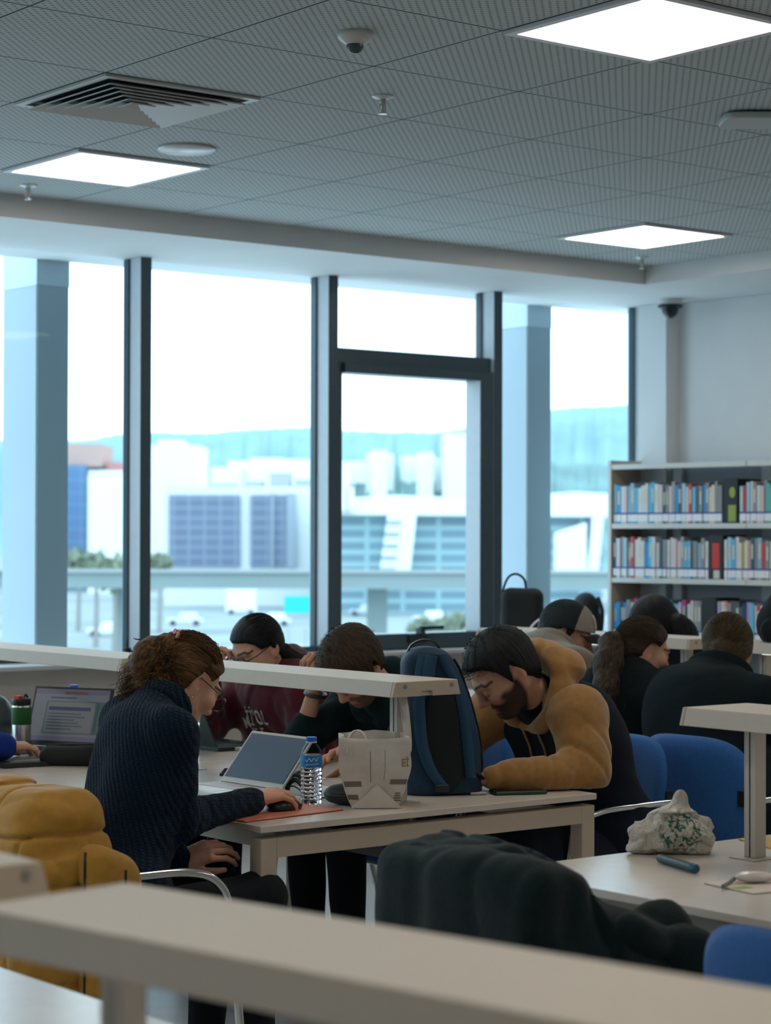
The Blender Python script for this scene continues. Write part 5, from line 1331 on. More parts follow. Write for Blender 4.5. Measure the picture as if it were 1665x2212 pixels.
surface_strands(P6, 'hair_strands', hair_dark, 600, hairline_start(([0, 35, 58, 72, 86, 100, 116, 180], [.066, .062, .046, .02, .012, .015, -.03, -.06])), (-.98, .05, -.05), .0135, seed=6, jit=.10)
dn6 = P6.R.T@v3(-.12, .03, -1)
pt = [v3(-.095, .0, .015), v3(-.135, .0, .0), v3(-.150, .01, -.06)]
pts = [P6.toL((P6.toW(np.array([(-.10, .01, .02)]))[0]+np.array(q))[None])[0] for q in ((0, 0, 0), (-.045, -.01, -.015), (-.09, -.04, -.08), (-.125, -.07, -.17), (-.14, -.08, -.26), (-.14, -.075, -.34))]
tp = [cap(pts[i], pts[i+1], (.030, .040, .050, .050, .042)[i], (.040, .050, .050, .042, .015)[i], k=.03) for i in range(5)]
V, F = sdf_surface(tp, .0055, lambda Q: .007*wob(Q, 70, 3)+.004*wob(Q, 130, 8)); fast_mesh('ponytail', P6.toW(relax(V, F, 1)), F, hair_dark, P6.body, strand_attr(V, 'z'))
curls(P6, 'ponytail_waves', hair_dark, lambda rs: pts[1]+rs.normal(size=3)*.018, 420, .33, .0013, nrm(pts[4]-pts[1]), 2.0, .010, .030, 6, 22)
# --- woman in the black coat, from behind -------------------------------------------------------------------
coat_m = cloth('black_coat_wool', (.005, .0105, .0135), bump=.4)
J = dict(hip=v3(2.44, -.36, .52), chest=v3(2.34, -.31, .82), nb=v3(2.47, -.25, .99), hd=v3(2.565, -.215, 1.098), shR=v3(2.43, -.50, .915), shL=v3(2.47, -.045, .925), elR=v3(2.62, -.56, .77), wrR=v3(2.93, -.35, .785), elL=v3(2.65, .0, .785), wrL=v3(2.93, -.15, .785))
std_legs(J, (1, 0, 0), kn=.50)
for _k in J:
    if _k != 'hip': J[_k] = J[_k]+v3(.16, .146, -.003 if _k not in ('wrR', 'wrL', 'elR', 'elL') else 0)
P7 = person('woman in a black wool coat seen from behind, ash brown hair tied low', J, look(.70, .70, 8), hs=.99, skin=(.52, .31, .22), hands=[hand_prims(v3(2.93, -.35, .785), nrm([.9, .2, 0]), (0, 0, 1), True)], headres=.004)
J = P7.J
garment(P7, 'coat', torso_prims(J, 1.10, .030)+arm_prims(J, 'R', 1.15, .028)+arm_prims(J, 'L', 1.15, .028)+[cap(J['shR'], J['nb'], .080, .075, k=.06), cap(J['shL'], J['nb'], .080, .075, k=.06), cap(J['hip']+v3(0, .12, -.02), J['hip']-v3(0, .12, .02), .16, k=.05)], coat_m, .0085, folds([(J['chest'], (0, .5, 1), .12, .006, .2)]), .003, 14, 6)
collar(P7, .100, .075, False, coat_m, gap=.7, thick=.014, flare=.35)
garment(P7, 'trousers', leg_prims(J, 1.05, .006), black_jean, .012, None, .005, 18, 4); shoes(P7, shoe_m)
hair_cap(P7, 'hair', hair_ash, ([0, 35, 58, 72, 86, 100, 116, 180], [.066, .062, .046, .024, .034, .036, -.03, -.10]), .013, 'back', .0045, .002, extra=[cap((-.10, .028, -.01), (-.095, .035, -.085), .030, .022, k=.02), ell((-.075, .015, -.06), (.05, .055, .05), k=.03)], seed=7)
surface_strands(P7, 'hair_strands', hair_ash, 800, hairline_start(([0, 35, 58, 72, 86, 100, 116, 180], [.066, .062, .046, .024, .034, .036, -.03, -.10])), (-.90, .22, -.30), .0145, seed=7, jit=.14)
curls(P7, 'loose_strands', hair_ash, lambda rs: v3(-.105, .03, -.01)+rs.normal(size=3)*.012, 120, .10, .0011, P7.R.T@v3(-.1, .05, -1), 1.2, .005, .012, 9, 12)
# --- person beyond the far light bar --------------------------------------------------------------------------
J = dict(hip=v3(4.25, 1.55, .52), chest=v3(4.22, 1.55, .82), nb=v3(4.13, 1.55, .98), hd=v3(4.035, 1.575, 1.092), shR=v3(4.18, 1.73, .91), shL=v3(4.18, 1.37, .91), elR=v3(4.02, 1.8, .785), wrR=v3(3.85, 1.7, .785), elL=v3(4.02, 1.30, .785), wrL=v3(3.85, 1.45, .785))
std_legs(J, (-1, 0, 0), (0, -1, 0), kn=.45)
P8 = person('person with black hair bending behind the far light bar, only the head top showing', J, look(-.95, .2, 40), hs=1.0, skin=(.52, .31, .22), headres=.0045, hands=[hand_prims(v3(3.85, 1.45, .785), nrm([-.9, .2, 0]), (0, 0, 1), False)])
garment(P8, 'top', torso_prims(P8.J, 1.0, .012)+arm_prims(P8.J, 'R', 1.05, .012)+arm_prims(P8.J, 'L', 1.05, .012), blackn_f, .011, None, .005, 16, 5)
garment(P8, 'trousers', leg_prims(P8.J, 1.0, .006), black_jean, .013, None, .005, 18, 4); shoes(P8, shoe_m)
hair_cap(P8, 'hair', hair_black, ([0, 35, 58, 72, 86, 100, 116, 180], [.055, .055, .045, .0, -.06, -.08, -.10, -.12]), .020, 'crown', .005, .003, extra=[ell((-.07, -.03, -.03), (.06, .10, .10), k=.04), ell((-.06, .10, -.08), (.05, .05, .09), k=.04)], seed=3)
# --- person in the blue sleeve, mostly outside the left edge ---------------------------------------------------
blue_slv = cloth('royal_blue_fleece', (.015, .035, .22), bump=.3)
J = dict(hip=v3(-.02, 1.28, .52), chest=v3(.02, 1.28, .83), nb=v3(.07, 1.27, 1.0), hd=v3(.14, 1.26, 1.13), shR=v3(.06, 1.10, .94), shL=v3(.06, 1.46, .94), elR=v3(.27, 1.07, .79), wrR=v3(.475, 1.015, .80), elL=v3(.27, 1.5, .785), wrL=v3(.50, 1.40, .785))
std_legs(J, (1, 0, 0), kn=.42)
P9 = person('person in a royal blue sleeve typing at the laptop, cut off by the left edge', J, look(.95, 0, 25), skin=(.52, .32, .23), headres=.006, hands=[hand_prims(v3(.475, 1.015, .80), nrm([.93, .15, -.02]), (0, 0, 1), True, (.35, .5, .35), .08, .95), hand_prims(v3(.50, 1.40, .785), nrm([.93, -.1, 0]), (0, 0, 1), False)])
garment(P9, 'fleece', torso_prims(P9.J, 1.0, .012)+arm_prims(P9.J, 'R', 1.1, .010)+arm_prims(P9.J, 'L', 1.1, .010), blue_slv, .010, folds([(P9.J['wrR']-v3(.05, 0, 0), (1, 0, 0), .04, .005, .1)]), .004, 20, 5)
garment(P9, 'trousers', leg_prims(P9.J, 1.0, .006), black_jean, .013, None, .005, 18, 4); shoes(P9, shoe_m)
hair_cap(P9, 'hair', hair_dark, LN_M, .012, 'crown', .006, .002, seed=3)
# ---------------------------------------------------------------- things on the desks
TZ = .7405
def rbx(P, c, hf, r, R=None):
    q = P-np.asarray(c)
    if R is not None: q = q@R
    q = np.abs(q)-(np.asarray(hf)-r)
    return np.linalg.norm(np.maximum(q, 0), axis=1)+np.minimum(q.max(1), 0)-r
def sm(a, b, k): h = np.clip(.5+.5*(b-a)/k, 0, 1); return b*(1-h)+a*h-k*h*(1-h)
silver = mat('laptop_silver', (.52, .50, .47), .35, metal=.35); dark_green_lid = mat('lid_dark_green', (.012, .030, .027), .4); black_lid = mat('lid_black', (.012, .016, .018), .4)
key_m = mat('keys_light', (.58, .58, .58), .5); key_d = mat('keys_dark', (.03, .03, .03), .5)
off_screen = mat('switched_off_display', (.075, .115, .170), .38, spec=.35)
def laptop(loc, rz, opening, w, d, body, scr, keys, label, bezel=None):
    """local: hinge along y at the origin, base runs to -x (the user), lid stands up and leans to +x"""
    r = thing('laptop', loc, rz, label, 'laptop')
    bm = B(); rbox(bm, (-d, -w/2, 0), (0, w/2, .014)); b0 = fin('base', bm, body, r, smooth=False, bevel=.003)
    bm = B(); 
    for i in range(5):
        for j in range(13):
            y0 = -w/2+.018+j*(w-.036)/13; x0 = -d*.52+i*d*.088
            rbox(bm, (x0, y0+.001, .0142), (x0+d*.075, y0+(w-.036)/13-.001, .0156))
    fin('keyboard', bm, keys, b0, smooth=False)
    bm = B(); rbox(bm, (-d*.92, -.05, .0141), (-d*.6, .05, .0146)); fin('touchpad', bm, body, b0, smooth=False)
    lid = bpy.data.objects.new('lid', None); COL.objects.link(lid); lid.parent = r; lid.location = (0, 0, .014); lid.rotation_euler = (0, opening, 0)
    h = d*1.0
    bm = B(); rbox(bm, (0, -w/2, .002), (.006, w/2, h)); fin('lid_shell', bm, body, lid, smooth=False, bevel=.002)
    bm = B(); rbox(bm, (-.0012, -w/2+.006, .012), (-.0002, w/2-.006, h-.006)); 
    if bezel: fin('bezel', bm, bezel, lid, smooth=False); bm = B()
    else: bm.free(); bm = B()
    rbox(bm, (-.002, -w/2+.010, .020), (-.0013 if bezel else -.0002, w/2-.010, h-.010)); fin('screen', bm, scr, lid, smooth=False)
    return r, lid, h
laptop((.712, -.045, TZ), .04, math.radians(40), .30, .188, silver, off_screen, key_m, 'open silver laptop with a blank blue grey display in front of the woman in navy')
laptop((1.27, 1.10, TZ), PI, math.radians(24), .30, .21, dark_green_lid, off_screen, key_d, 'dark green laptop seen from behind, in front of the woman in maroon')
ui = lambda n, c, e=.05: mat('display_'+n, tuple(x*.3 for x in c), .4, emit=c, estr=e)
lt, lid, h = laptop((.86, 1.30, TZ), math.radians(-8)+.62, math.radians(20), .32, .215, black_lid, ui('page', (.42, .45, .50)), key_d, 'open black laptop with a document on its lit display beside the steel thermos', bezel=black_lid)
bm_sets = {'bar': ((.33, .30, .48), [(-.15, h-.028, .15, h-.012), (-.15, .022, .15, .036)]), 'panel': ((.16, .28, .30), [(-.098, .045, .14, h-.052), (.105, .05, .118, h-.06)]), 'doc': ((.40, .42, .44), [(-.092, .05, .10, h-.056)]), 'blue': ((.05, .10, .28), [(-.085, h*.60, .085, h*.66), (-.085, h*.80, .02, h*.82), (.125, h*.35, .14, h*.40), (.125, h*.5, .14, h*.55)]), 'text': ((.13, .20, .26), [(-.085, h*.28+.011*k, .02+.06*((k*37) % 10)/10, h*.28+.011*k+.004) for k in range(6)]), 'red': ((.40, .12, .12), [(.125, h*.2, .142, h*.25), (-.03, h-.026, .06, h-.018)])}
for k, (n, (c, rs_)) in enumerate(bm_sets.items()):
    for y0, z0, y1, z1 in rs_:
        bm = B(); rbox(bm, (-.0024-.0003*k, -y1, z0), (-.0021-.0003*k, -y0, z1)); fin('screen_'+n, bm, ui(n, c), lid, smooth=False)
# bottles
pet = glass_mat(); pet.name = 'clear_plastic'
pet.node_tree.nodes['Transparent BSDF'].inputs[0].default_value = (.93, .95, .96, 1)
water_m = mat('water_in_ribbed_plastic', (.96, .98, 1), .03, trans=1.0, ior=1.33, spec=.6)
cap_blue = mat('cap_blue', (.01, .14, .62), .4); lab_blue = mat('label_blue', (.01, .22, .55), .4); lab_white = mat('label_white', (.7, .74, .76), .5); lab_navy = mat('label_navy', (.01, .03, .25), .4)
def bottle(x, y, h, rad, label, lb, seed=0, z=TZ):
    r = thing('water_bottle', (x, y, z), .3*seed, label, 'bottle', 'plastic water bottles'); s = h/.20; k = rad/.031
    prof = [(.020*k, .0), (.028*k, .002), (.031*k, .008)]
    n = 9; z0, z1 = .010, .115
    for i in range(n):
        a = z0+(z1-z0)*i/n
        prof += [(.0312*k, a*s+.001), (.0312*k, (a+.006)*s), (.0290*k, (a+.009)*s)]
    wp = prof+[(.0312*k, .118*s), (.0312*k, .148*s)]
    bm = B(); seg = 36; lathe(bm, wp, seg)
    for v in bm.verts:
        a = math.atan2(v.co.y, v.co.x)
        if .01*s < v.co.z < .112*s:
            q = 1+.018*math.sin(9*a+v.co.z*260); v.co.x *= q; v.co.y *= q
    fin('bottle_body', bm, water_m, r, angle=60)
    bm = B(); lathe(bm, [(.0313*k, .1485*s), (.0305*k, .153*s), (.026*k, .166*s), (.019*k, .177*s), (.0135*k, .183*s), (.0130*k, .187*s)], 32, cap=False); fin('bottle_shoulder', bm, pet, r, angle=80)
    bm = B(); lathe(bm, [(.0135*k, .183*s), (.0165*k, .184*s), (.0165*k, .1865*s), (.0135*k, .187*s)], 24); fin('neck_ring', bm, lab_white, r)
    bm = B(); lathe(bm, [(.0155*k, .187*s), (.016*k, .188*s), (.016*k, .199*s), (.0145*k, .2005*s), (.001, .201*s)], 28)
    fin('bottle_cap', bm, cap_blue, r, angle=40)
    bm = B(); lathe(bm, [(.0320*k, .112*s), (.0322*k, .113*s), (.0322*k, .147*s), (.0320*k, .148*s)], 36, cap=False); o = fin('bottle_label', bm, lb, r, angle=80)
    bm = B(); RR = .0328*k
    for j, (zz, am) in enumerate(((.135, .0042), (.1215, .0022))):
        pts = [(RR*math.cos(a), RR*math.sin(a), (zz+am*math.sin(a*(15+9*j)))*s+(a+2)*.0022) for a in np.linspace(-2.75, -1.55, 30)]
        tube(bm, pts, .0009 if j == 0 else .0006, 5)
    fin('label_script', bm, lab_white, o)
    return r
bottle(.662, -.415, .186, .0295, 'water bottle with a blue label and cap on the salmon mat by the paper bag', lab_blue, 0)
bottle(1.16, .955, .22, .031, 'water bottle with a navy label half hidden by the dark green laptop', lab_navy, 2)
bottle(1.06, 1.57, .205, .030, 'water bottle whose blue cap rises behind the lit laptop', lab_blue, 3)
# thermos
steel = mat('brushed_steel', (.55, .54, .52), .25, metal=1.0)
r = thing('thermos_bottle', (.745, 1.385, TZ), .4, 'steel thermos with a green band, black lid and orange button', 'thermos')
bm = B(); lathe(bm, [(.030, 0), (.033, .003), (.033, .155), (.031, .158)], 40); fin('thermos_body', bm, steel, r)
bm = B(); lathe(bm, [(.0335, .092), (.0345, .094), (.0345, .150), (.0335, .152)], 40); fin('green_band', bm, mat('green_silicone', (.012, .115, .02), .55), r)
bm = B(); lathe(bm, [(.031, .158), (.0325, .160), (.0325, .178), (.030, .182), (.001, .183)], 36); fin('thermos_lid', bm, black_pl, r)
bm = B(); rbox(bm, (-.030, -.012, .178), (-.006, .012, .1925)); fin('lid_button', bm, mat('orange_button', (.62, .07, .02), .4), r, bevel=.003)
bm = B(); tube(bm, smooth_path([(.012, .0, .182), (.020, .0, .193), (.031, 0, .186), (.031, 0, .172)], 5), .004, 8); fin('carry_loop', bm, black_pl, r)
# mat and mouse
r = thing('desk_mat', (.47, -.515, TZ), .14, 'salmon leather mat under the mouse at the desk corner', 'desk mat')
bm = B(); prism(bm, [(-.19, -.085), (.165, -.09), (.185, -.06), (.175, .10), (-.17, .095)], 0, .004); fin('mat_top', bm, mat('salmon_leather', (.52, .17, .10), .45, noise=.08, nscale=30), r, bevel=.0015)
bm = B(); prism(bm, [(-.19, -.0865), (.166, -.0915), (.1865, -.061), (.17, .09), (-.18, .09)], -.0003, .0012); fin('mat_base', bm, mat('brown_backing', (.10, .03, .02), .7), r)
r = thing('computer_mouse', (.512, -.497, TZ+.004), .10, 'black computer mouse under the hand of the woman in navy', 'mouse')
V, F = sdf_surface(None, .003, fn=lambda P: np.maximum(sdf([ell((0, 0, .004), (.056, .031, .030), k=.01), ell((-.015, 0, .008), (.035, .029, .028), k=.02)], P), .001-P[:, 2]), lohi=(v3(-.08, -.05, -.012), v3(.08, .05, .05))); fast_mesh('mouse_shell', V, F, mat('mouse_black', (.010, .012, .013), .3), r)
bm = B(); lathe(bm, [(.008, -.003), (.008, .003)], 16); bmesh.ops.rotate(bm, verts=bm.verts, matrix=Matrix.Rotation(PI/2, 3, 'X')); bmesh.ops.translate(bm, verts=bm.verts, vec=(.030, 0, .025)); fin('scroll_wheel', bm, key_d, r)
bm = B(); rbox(bm, (.046, -.012, .006), (.056, .004, .014)); fin('red_patch', bm, mat('mouse_red', (.25, .01, .01), .4), r, bevel=.002)  # small plain dark red block on the mouse
# headphone pouch
r = thing('headphone_case', (.745, -.475, TZ), -.5, 'soft dark grey case between the bottle and the white paper bag', 'case')
V, F = sdf_surface([ell((0, 0, .028), (.068, .045, .032), k=.02), ell((.03, -.01, .026), (.045, .045, .030), k=.02)], .004, lambda P: .0035*wob(P, 70, 3)); V[:, 2] = np.maximum(V[:, 2], .0006); fast_mesh('case_shell', V, F, mat('case_fabric', (.022, .032, .036), .5), r)
bm = B(); tube(bm, smooth_path([(-.068, 0, .03), (-.04, -.048, .028), (.03, -.058, .026), (.078, -.02, .026)], 6), .0025, 6); fin('case_zip', bm, black_pl, r)
# paper bag
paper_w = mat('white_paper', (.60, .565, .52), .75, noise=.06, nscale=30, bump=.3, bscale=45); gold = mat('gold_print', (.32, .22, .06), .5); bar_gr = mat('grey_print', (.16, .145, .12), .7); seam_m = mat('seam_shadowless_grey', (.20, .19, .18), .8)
BA = math.atan2(-.62, .784)
r = thing('paper_bag', (.775, -.555, TZ), BA+.02, 'white paper carrier bag standing by the backpack, one strap handle raised', 'bag')
bm = B()
wb, wt, db, dt, hh = .062, .099, .040, .062, .196
def bagpt(u, v, t):   # u,v in -1..1 round the footprint, t height 0..1
    w_ = wb+(wt-wb)*min(1, t*1.8)**.8; d_ = db+(dt-db)*min(1, t*1.6)
    return (u*w_, v*d_+.006*math.sin(3*u+7*t), hh*t+(.008*(1-abs(u)) if t == 1 and v > 0 else 0)-(.006*(1-u*u) if t == 1 and v < 0 else 0))
loop = [(u, -1) for u in np.linspace(-1, 1, 11)]+[(1, v) for v in (-.6, -.2, .2, .6)]+[(u, 1) for u in np.linspace(1, -1, 11)]+[(-1, v) for v in (.6, .2, -.2, -.6)]
rows = []
for t in np.linspace(0, 1, 13):
    row = []
    for i, (u, v) in enumerate(loop):
        p = list(bagpt(u, v, t)); side = abs(u) == 1
        if side: p[0] *= 1-.16*(1-abs(v))*(.4+.6*t)
        p[1] += random.uniform(-.0015, .0015); p[0] += random.uniform(-.0012, .0012)
        row.append(bm.verts.new(p))
    rows.append(row)
n = len(loop)
for A, C_ in zip(rows, rows[1:]):
    for k in range(n): bm.faces.new((A[k], A[(k+1) % n], C_[(k+1) % n], C_[k]))
bm.faces.new(rows[0][::-1])
o = fin('bag_body', bm, paper_w, r, angle=55); md = o.modifiers.new('s', 'SOLIDIFY'); md.thickness = .0012
bm = B(); V = [bm.verts.new(p) for p in ((-.062, -.060, .001), (.075, -.052, .001), (.006, -.052, .066), (-.062, -.0425, .004), (.066, -.0425, .004))]
bm.faces.new((V[0], V[1], V[2])); bm.faces.new((V[0], V[2], V[3])); bm.faces.new((V[1], V[4], V[2])); bm.faces.new((V[0], V[3], V[4], V[1])); fin('bottom_fold', bm, paper_w, r, smooth=False)
def bagfront(u, t, off=.0022): p = bagpt(u, -1, t); return (p[0], p[1]-off, p[2])
def bagpatch(u0, u1, t0, t1, m, name):
    bm = B(); G = [[bm.verts.new(bagfront(u, t)) for u in np.linspace(u0, u1, 7)] for t in np.linspace(t0, t1, 7)]
    for A, C_ in zip(G, G[1:]):
        for k in range(6): bm.faces.new((A[k], A[k+1], C_[k+1], C_[k]))
    fin(name, bm, m, o, smooth=False)
bagpatch(-.96, -.42, .30, .375, bar_gr, 'grey_stripe'); bagpatch(.48, .98, .34, .41, bar_gr, 'grey_stripe'); bagpatch(-.98, -.60, .12, .19, bar_gr, 'grey_stripe')
for k in range(4): bagpatch(.70, 1.0-.04*k, .10+.035*k, .117+.035*k, bar_gr, 'grey_print')
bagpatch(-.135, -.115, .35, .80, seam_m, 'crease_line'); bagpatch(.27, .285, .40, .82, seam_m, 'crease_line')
V, F = text_mesh('E\u0130', .030, 0, 0, .0004); pmesh('gold_letters', [(.083+v.x*.8, bagfront(.86, .62)[1]-.001, .115+v.y) for v in V], F, gold, o, smooth=False)
bm = B(); 
def ribbon(bm, pts, wv, th=.002):
    pts = smooth_path(pts, 6); wv = Vector(wv)
    prev = None
    for p in pts:
        cur = [bm.verts.new(p+wv*s) for s in (-1, 1)]
        if prev: bm.faces.new((prev[0], prev[1], cur[1], cur[0]))
        prev = cur
ribbon(bm, [(.090, .02, .15), (.088, .02, .20), (.079, .02, .28), (.074, .02, .306), (.079, .01, .305), (.086, .00, .27), (.094, .00, .19), (.094, .0, .15)], (.0085, .002, 0))
o2 = fin('bag_handle', bm, mat('white_strap', (.66, .62, .56), .8), r, angle=180); md = o2.modifiers.new('s', 'SOLIDIFY'); md.thickness = .003
bm = B(); ribbon(bm, [(-.075, -.062, .15), (-.070, -.060, .196), (-.050, -.045, .214), (-.025, -.052, .200), (-.018, -.060, .170)], (.004, .006, 0)); o2 = fin('bag_handle', bm, mat('white_strap', (0, 0, 0)), r, angle=180); md = o2.modifiers.new('s', 'SOLIDIFY'); md.thickness = .003
# backpack
pack_m = mat('navy_nylon', (.010, .034, .070), .6, spec=.3, noise=.1, nscale=90, bump=.15, bscale=700); pack_blue = mat('navy_webbing', (.016, .060, .115), .65, spec=.3, bump=.15, bscale=500); pack_dark = mat('pack_dark_mesh', (.006, .009, .012), .85)
r = thing('backpack', (1.135, -.43, TZ), BA+.14, 'navy backpack standing upright on the desk, shoulder straps towards us', 'backpack')
def pack_fn(P, g=0.0):
    z = np.clip(P[:, 2], 0, .45); t = z/.44
    w_ = .118-.055*np.clip(t-.30, 0, 1)**1.3*1.4-.02*np.clip(.12-z, 0, 1); d_ = .082-.035*np.clip(t-.5, 0, 1)
    cx = -.012-.052*t*t
    x = (P[:, 0]-cx)/(w_+g); y = (P[:, 1]-.0)/(d_+g)
    e = 2.9; q = (np.abs(x)**e+np.abs(y)**e)**(1/e); d = (q-1)*np.minimum(w_, d_)
    top = P[:, 2]-(.425-.028*((P[:, 0]+.055)/.09)**2)-g; k = .035
    h_ = np.clip(.5+.5*(top-d)/k, 0, 1); d = d*(1-h_)+top*h_+k*h_*(1-h_)
    return np.maximum(d, .0015-P[:, 2])
V, F = sdf_surface(None, .005, fn=lambda P: pack_fn(P)+.0022*wob(P, 30, 4)+.0012*wob(P, 80, 2), lohi=(v3(-.20, -.15, -.02), v3(.18, .15, .50))); fast_mesh('pack_body', V, F, pack_m, r)
V, F = sdf_surface(None, .005, fn=lambda P: np.maximum(pack_fn(P, .010), sdf([ell((-.01, -.10, .18), (.070, .06, .175), k=.02)], P)), lohi=(v3(-.20, -.15, -.02), v3(.18, .05, .46))); fast_mesh('back_padding', V, F, pack_dark, r)
def pack_front(x, z, off=.012):
    y = -.12
    for _ in range(60):
        if pack_fn(np.array([[x, y, z]]))[0] < off: break
        y += .002
    return (x, y, z)
def strap(pts, w_, m, name, off=.014, th=.010):
    bm = B(); ribbon(bm, [pack_front(x, z, off) for x, z in pts], (w_, -.002, 0)); o = fin(name, bm, m, r, angle=180); md = o.modifiers.new('s', 'SOLIDIFY'); md.thickness = th; md.offset = 0
strap([(-.075, .405), (-.085, .36), (-.092, .30), (-.090, .22), (-.083, .15), (-.060, .08), (-.025, .03)], .017, pack_blue, 'shoulder_strap')
strap([(-.030, .408), (-.008, .37), (.020, .32), (.037, .25), (.047, .17), (.055, .09), (.06, .05)], .015, pack_blue, 'shoulder_strap')
strap([(-.055, .40), (-.062, .37), (-.066, .335)], .018, pack_blue, 'strap_yoke', .017)
strap([(.02, .115), (.05, .085), (.09, .055), (.112, .03)], .007, black_pl, 'compression_strap', .006, .004)
bm = B(); rbox(bm, (-.045, -.105, .012), (-.005, -.088, .034)); fin('buckle', bm, black_pl, r, bevel=.003)
bm = B(); ribbon(bm, [(-.115, .0, .408), (-.100, .0, .432), (-.065, 0, .446), (-.030, 0, .436), (-.008, .0, .402)], (0, .011, 0)); o2 = fin('grab_handle', bm, black_pl, r, angle=180); md = o2.modifiers.new('s', 'SOLIDIFY'); md.thickness = .004
zp = []
for z in np.linspace(.06, .39, 14):
    x = .2
    while pack_fn(np.array([[x, -.02-.02*(z/.4), z]]))[0] > .0005 and x > -.1: x -= .002
    zp.append((x+.002, -.02-.02*(z/.4), z))
bm = B(); tube(bm, zp, .0035, 6); fin('pack_zip', bm, pack_dark, r)
bm = B(); box(bm, (.085, -.055, .004), (.05, .045, .007)); fin('base_corner', bm, mat('pale_corner', (.42, .40, .37), .6), r, bevel=.003)
# phone in a green case
r = thing('smartphone', (1.285, -.578, TZ), math.atan2(-.058, .132), 'phone in a dark green case lying under the forearm of the hooded man', 'phone')
bm = B(); rbox(bm, (-.078, -.037, 0), (.078, .037, .0105)); fin('phone_case', bm, mat('case_green', (.010, .040, .028), .4), r, bevel=.004)
bm = B(); rbox(bm, (-.074, -.033, .0106), (.074, .033, .0112)); fin('phone_screen', bm, mat('phone_glass', (.01, .012, .012), .08), r, smooth=False)
# pen in the man's hand
r = thing('pen', (1.165, -.515, .80), 0, 'pen with a white end and blue grip held by the hooded man', 'pen')
bm = B(); tube(bm, [(0, 0, -.03), (.01, .002, .035)], .0055, 10); fin('pen_barrel', bm, mat('pen_blue', (.02, .04, .35), .4), r)
bm = B(); tube(bm, [(.010, .002, .0352), (.013, .0025, .055)], .0052, 10); fin('pen_end', bm, lab_white, r)
# small things in the middle of the desk
def slab(name, x, y, rz, sz, m, label, cat, z=TZ, parts=(), bev=.001, group=None):
    r = thing(name, (x, y, z), rz, label, cat, group)
    bm = B(); rbox(bm, (-sz[0]/2, -sz[1]/2, .0003), (sz[0]/2, sz[1]/2, sz[2])); fin(parts[0][0] if parts else 'cover', bm, m, r, smooth=False, bevel=bev)
    for pn, lo, hi, pm in parts[1:]:
        bm = B(); rbox(bm, lo, hi); fin(pn, bm, pm, r, smooth=False)
    return r
sheet = mat('paper_sheet', (.72, .74, .76), .6)
slab('paper_sheet', .86, -.20, .2, (.21, .297, .0012), sheet, 'white sheet of paper behind the water bottle', 'paper', bev=0)
slab('notebook', 1.415, 1.00, .25, (.17, .22, .012), mat('notebook_cover', (.62, .60, .60), .5), 'white notebook with a red strip by the dark green laptop', 'notebook', parts=[('pages',), ('red_strip', (-.05, -.10, .0121), (-.035, .08, .0135), mat('red_strip', (.5, .02, .03), .5))])
slab('closed_tablet', 1.02, -.26, -.6, (.17, .11, .009), mat('tablet_grey', (.12, .15, .19), .4), 'blue grey tablet lying between the bottle and the paper bag', 'tablet', parts=[('tablet_body',), ('tablet_screen', (-.075, -.048, .0091), (.075, .048, .0096), mat('phone_glass', (0, 0, 0)))])
r = slab('propped_tablet', 1.17, -.01, -.65, (.012, .24, .155), mat('tablet_dark', (.010, .018, .022), .35), 'dark tablet propped up in front of the man with the wristband', 'tablet', parts=[('tablet_body',), ('tablet_screen', (-.0068, -.112, .010), (-.0061, .112, .145), mat('tablet_glass', (.012, .02, .026), .25))])
r.rotation_euler = (0, .9, -.65)
slab('dark_phone', .93, .36, .9, (.15, .075, .008), mat('phone_black', (.015, .018, .018), .3), 'dark phone lying beside the hinge of the silver laptop', 'phone', parts=[('phone_body',), ('phone_screen', (-.07, -.033, .0081), (.07, .033, .0086), mat('phone_glass', (0, 0, 0)))])
r = thing('ring_binder_spiral', (.99, .33, TZ), .3, 'small open notepad with a wire spiral near the light post', 'notepad')
bm = B(); rbox(bm, (-.05, -.07, .0003), (.05, .07, .006)); fin('pages', bm, sheet, r, smooth=False)
bm = B(); 
for k in range(10): tube(bm, [Vector((-.05+.005*math.cos(a), -.06+.0133*k, .006+.006*math.sin(a))) for a in np.linspace(0, 6.28, 9)[:-1]], .0008, 4, closed=True)
fin('wire_spiral', bm, screw_m, r)
r = thing('charging_cable', (0, 0, TZ), 0, 'thin black charging cable looping behind the water bottle', 'cable')
bm = B(); tube(bm, smooth_path([(.80, .05, .004), (.80, -.04, .004), (.76, -.11, .006), (.76, -.20, .022), (.74, -.30, .004), (.80, -.37, .004), (.92, -.40, .004), (1.0, -.34, .012), (.94, -.30, .004), (.90, -.36, .004)], 9), .0024, 6); fin('cable', bm, black_pl, r)
bm = B(); tube(bm, smooth_path([(.77, -.15, .004), (.765, -.17, .03), (.768, -.20, .040), (.775, -.225, .02), (.78, -.23, .004)], 6), .008, 8); fin('cable_plug', bm, black_pl, r)
r = thing('earbud_case', (.97, .06, TZ), .3, 'small black wired earphones case beside the laptop lid', 'case')
V, F = sdf_surface([ell((0, 0, .018), (.045, .035, .018), k=.01)], .004); fast_mesh('case_shell', V, F, mat('mouse_black', (0, 0, 0)), r)
bm = B(); tube(bm, smooth_path([(.02, -.03, .004), (.06, -.05, .004), (.08, 0, .004), (.05, .05, .004)], 5), .002, 6); fin('earphone_wire', bm, lab_white, r)
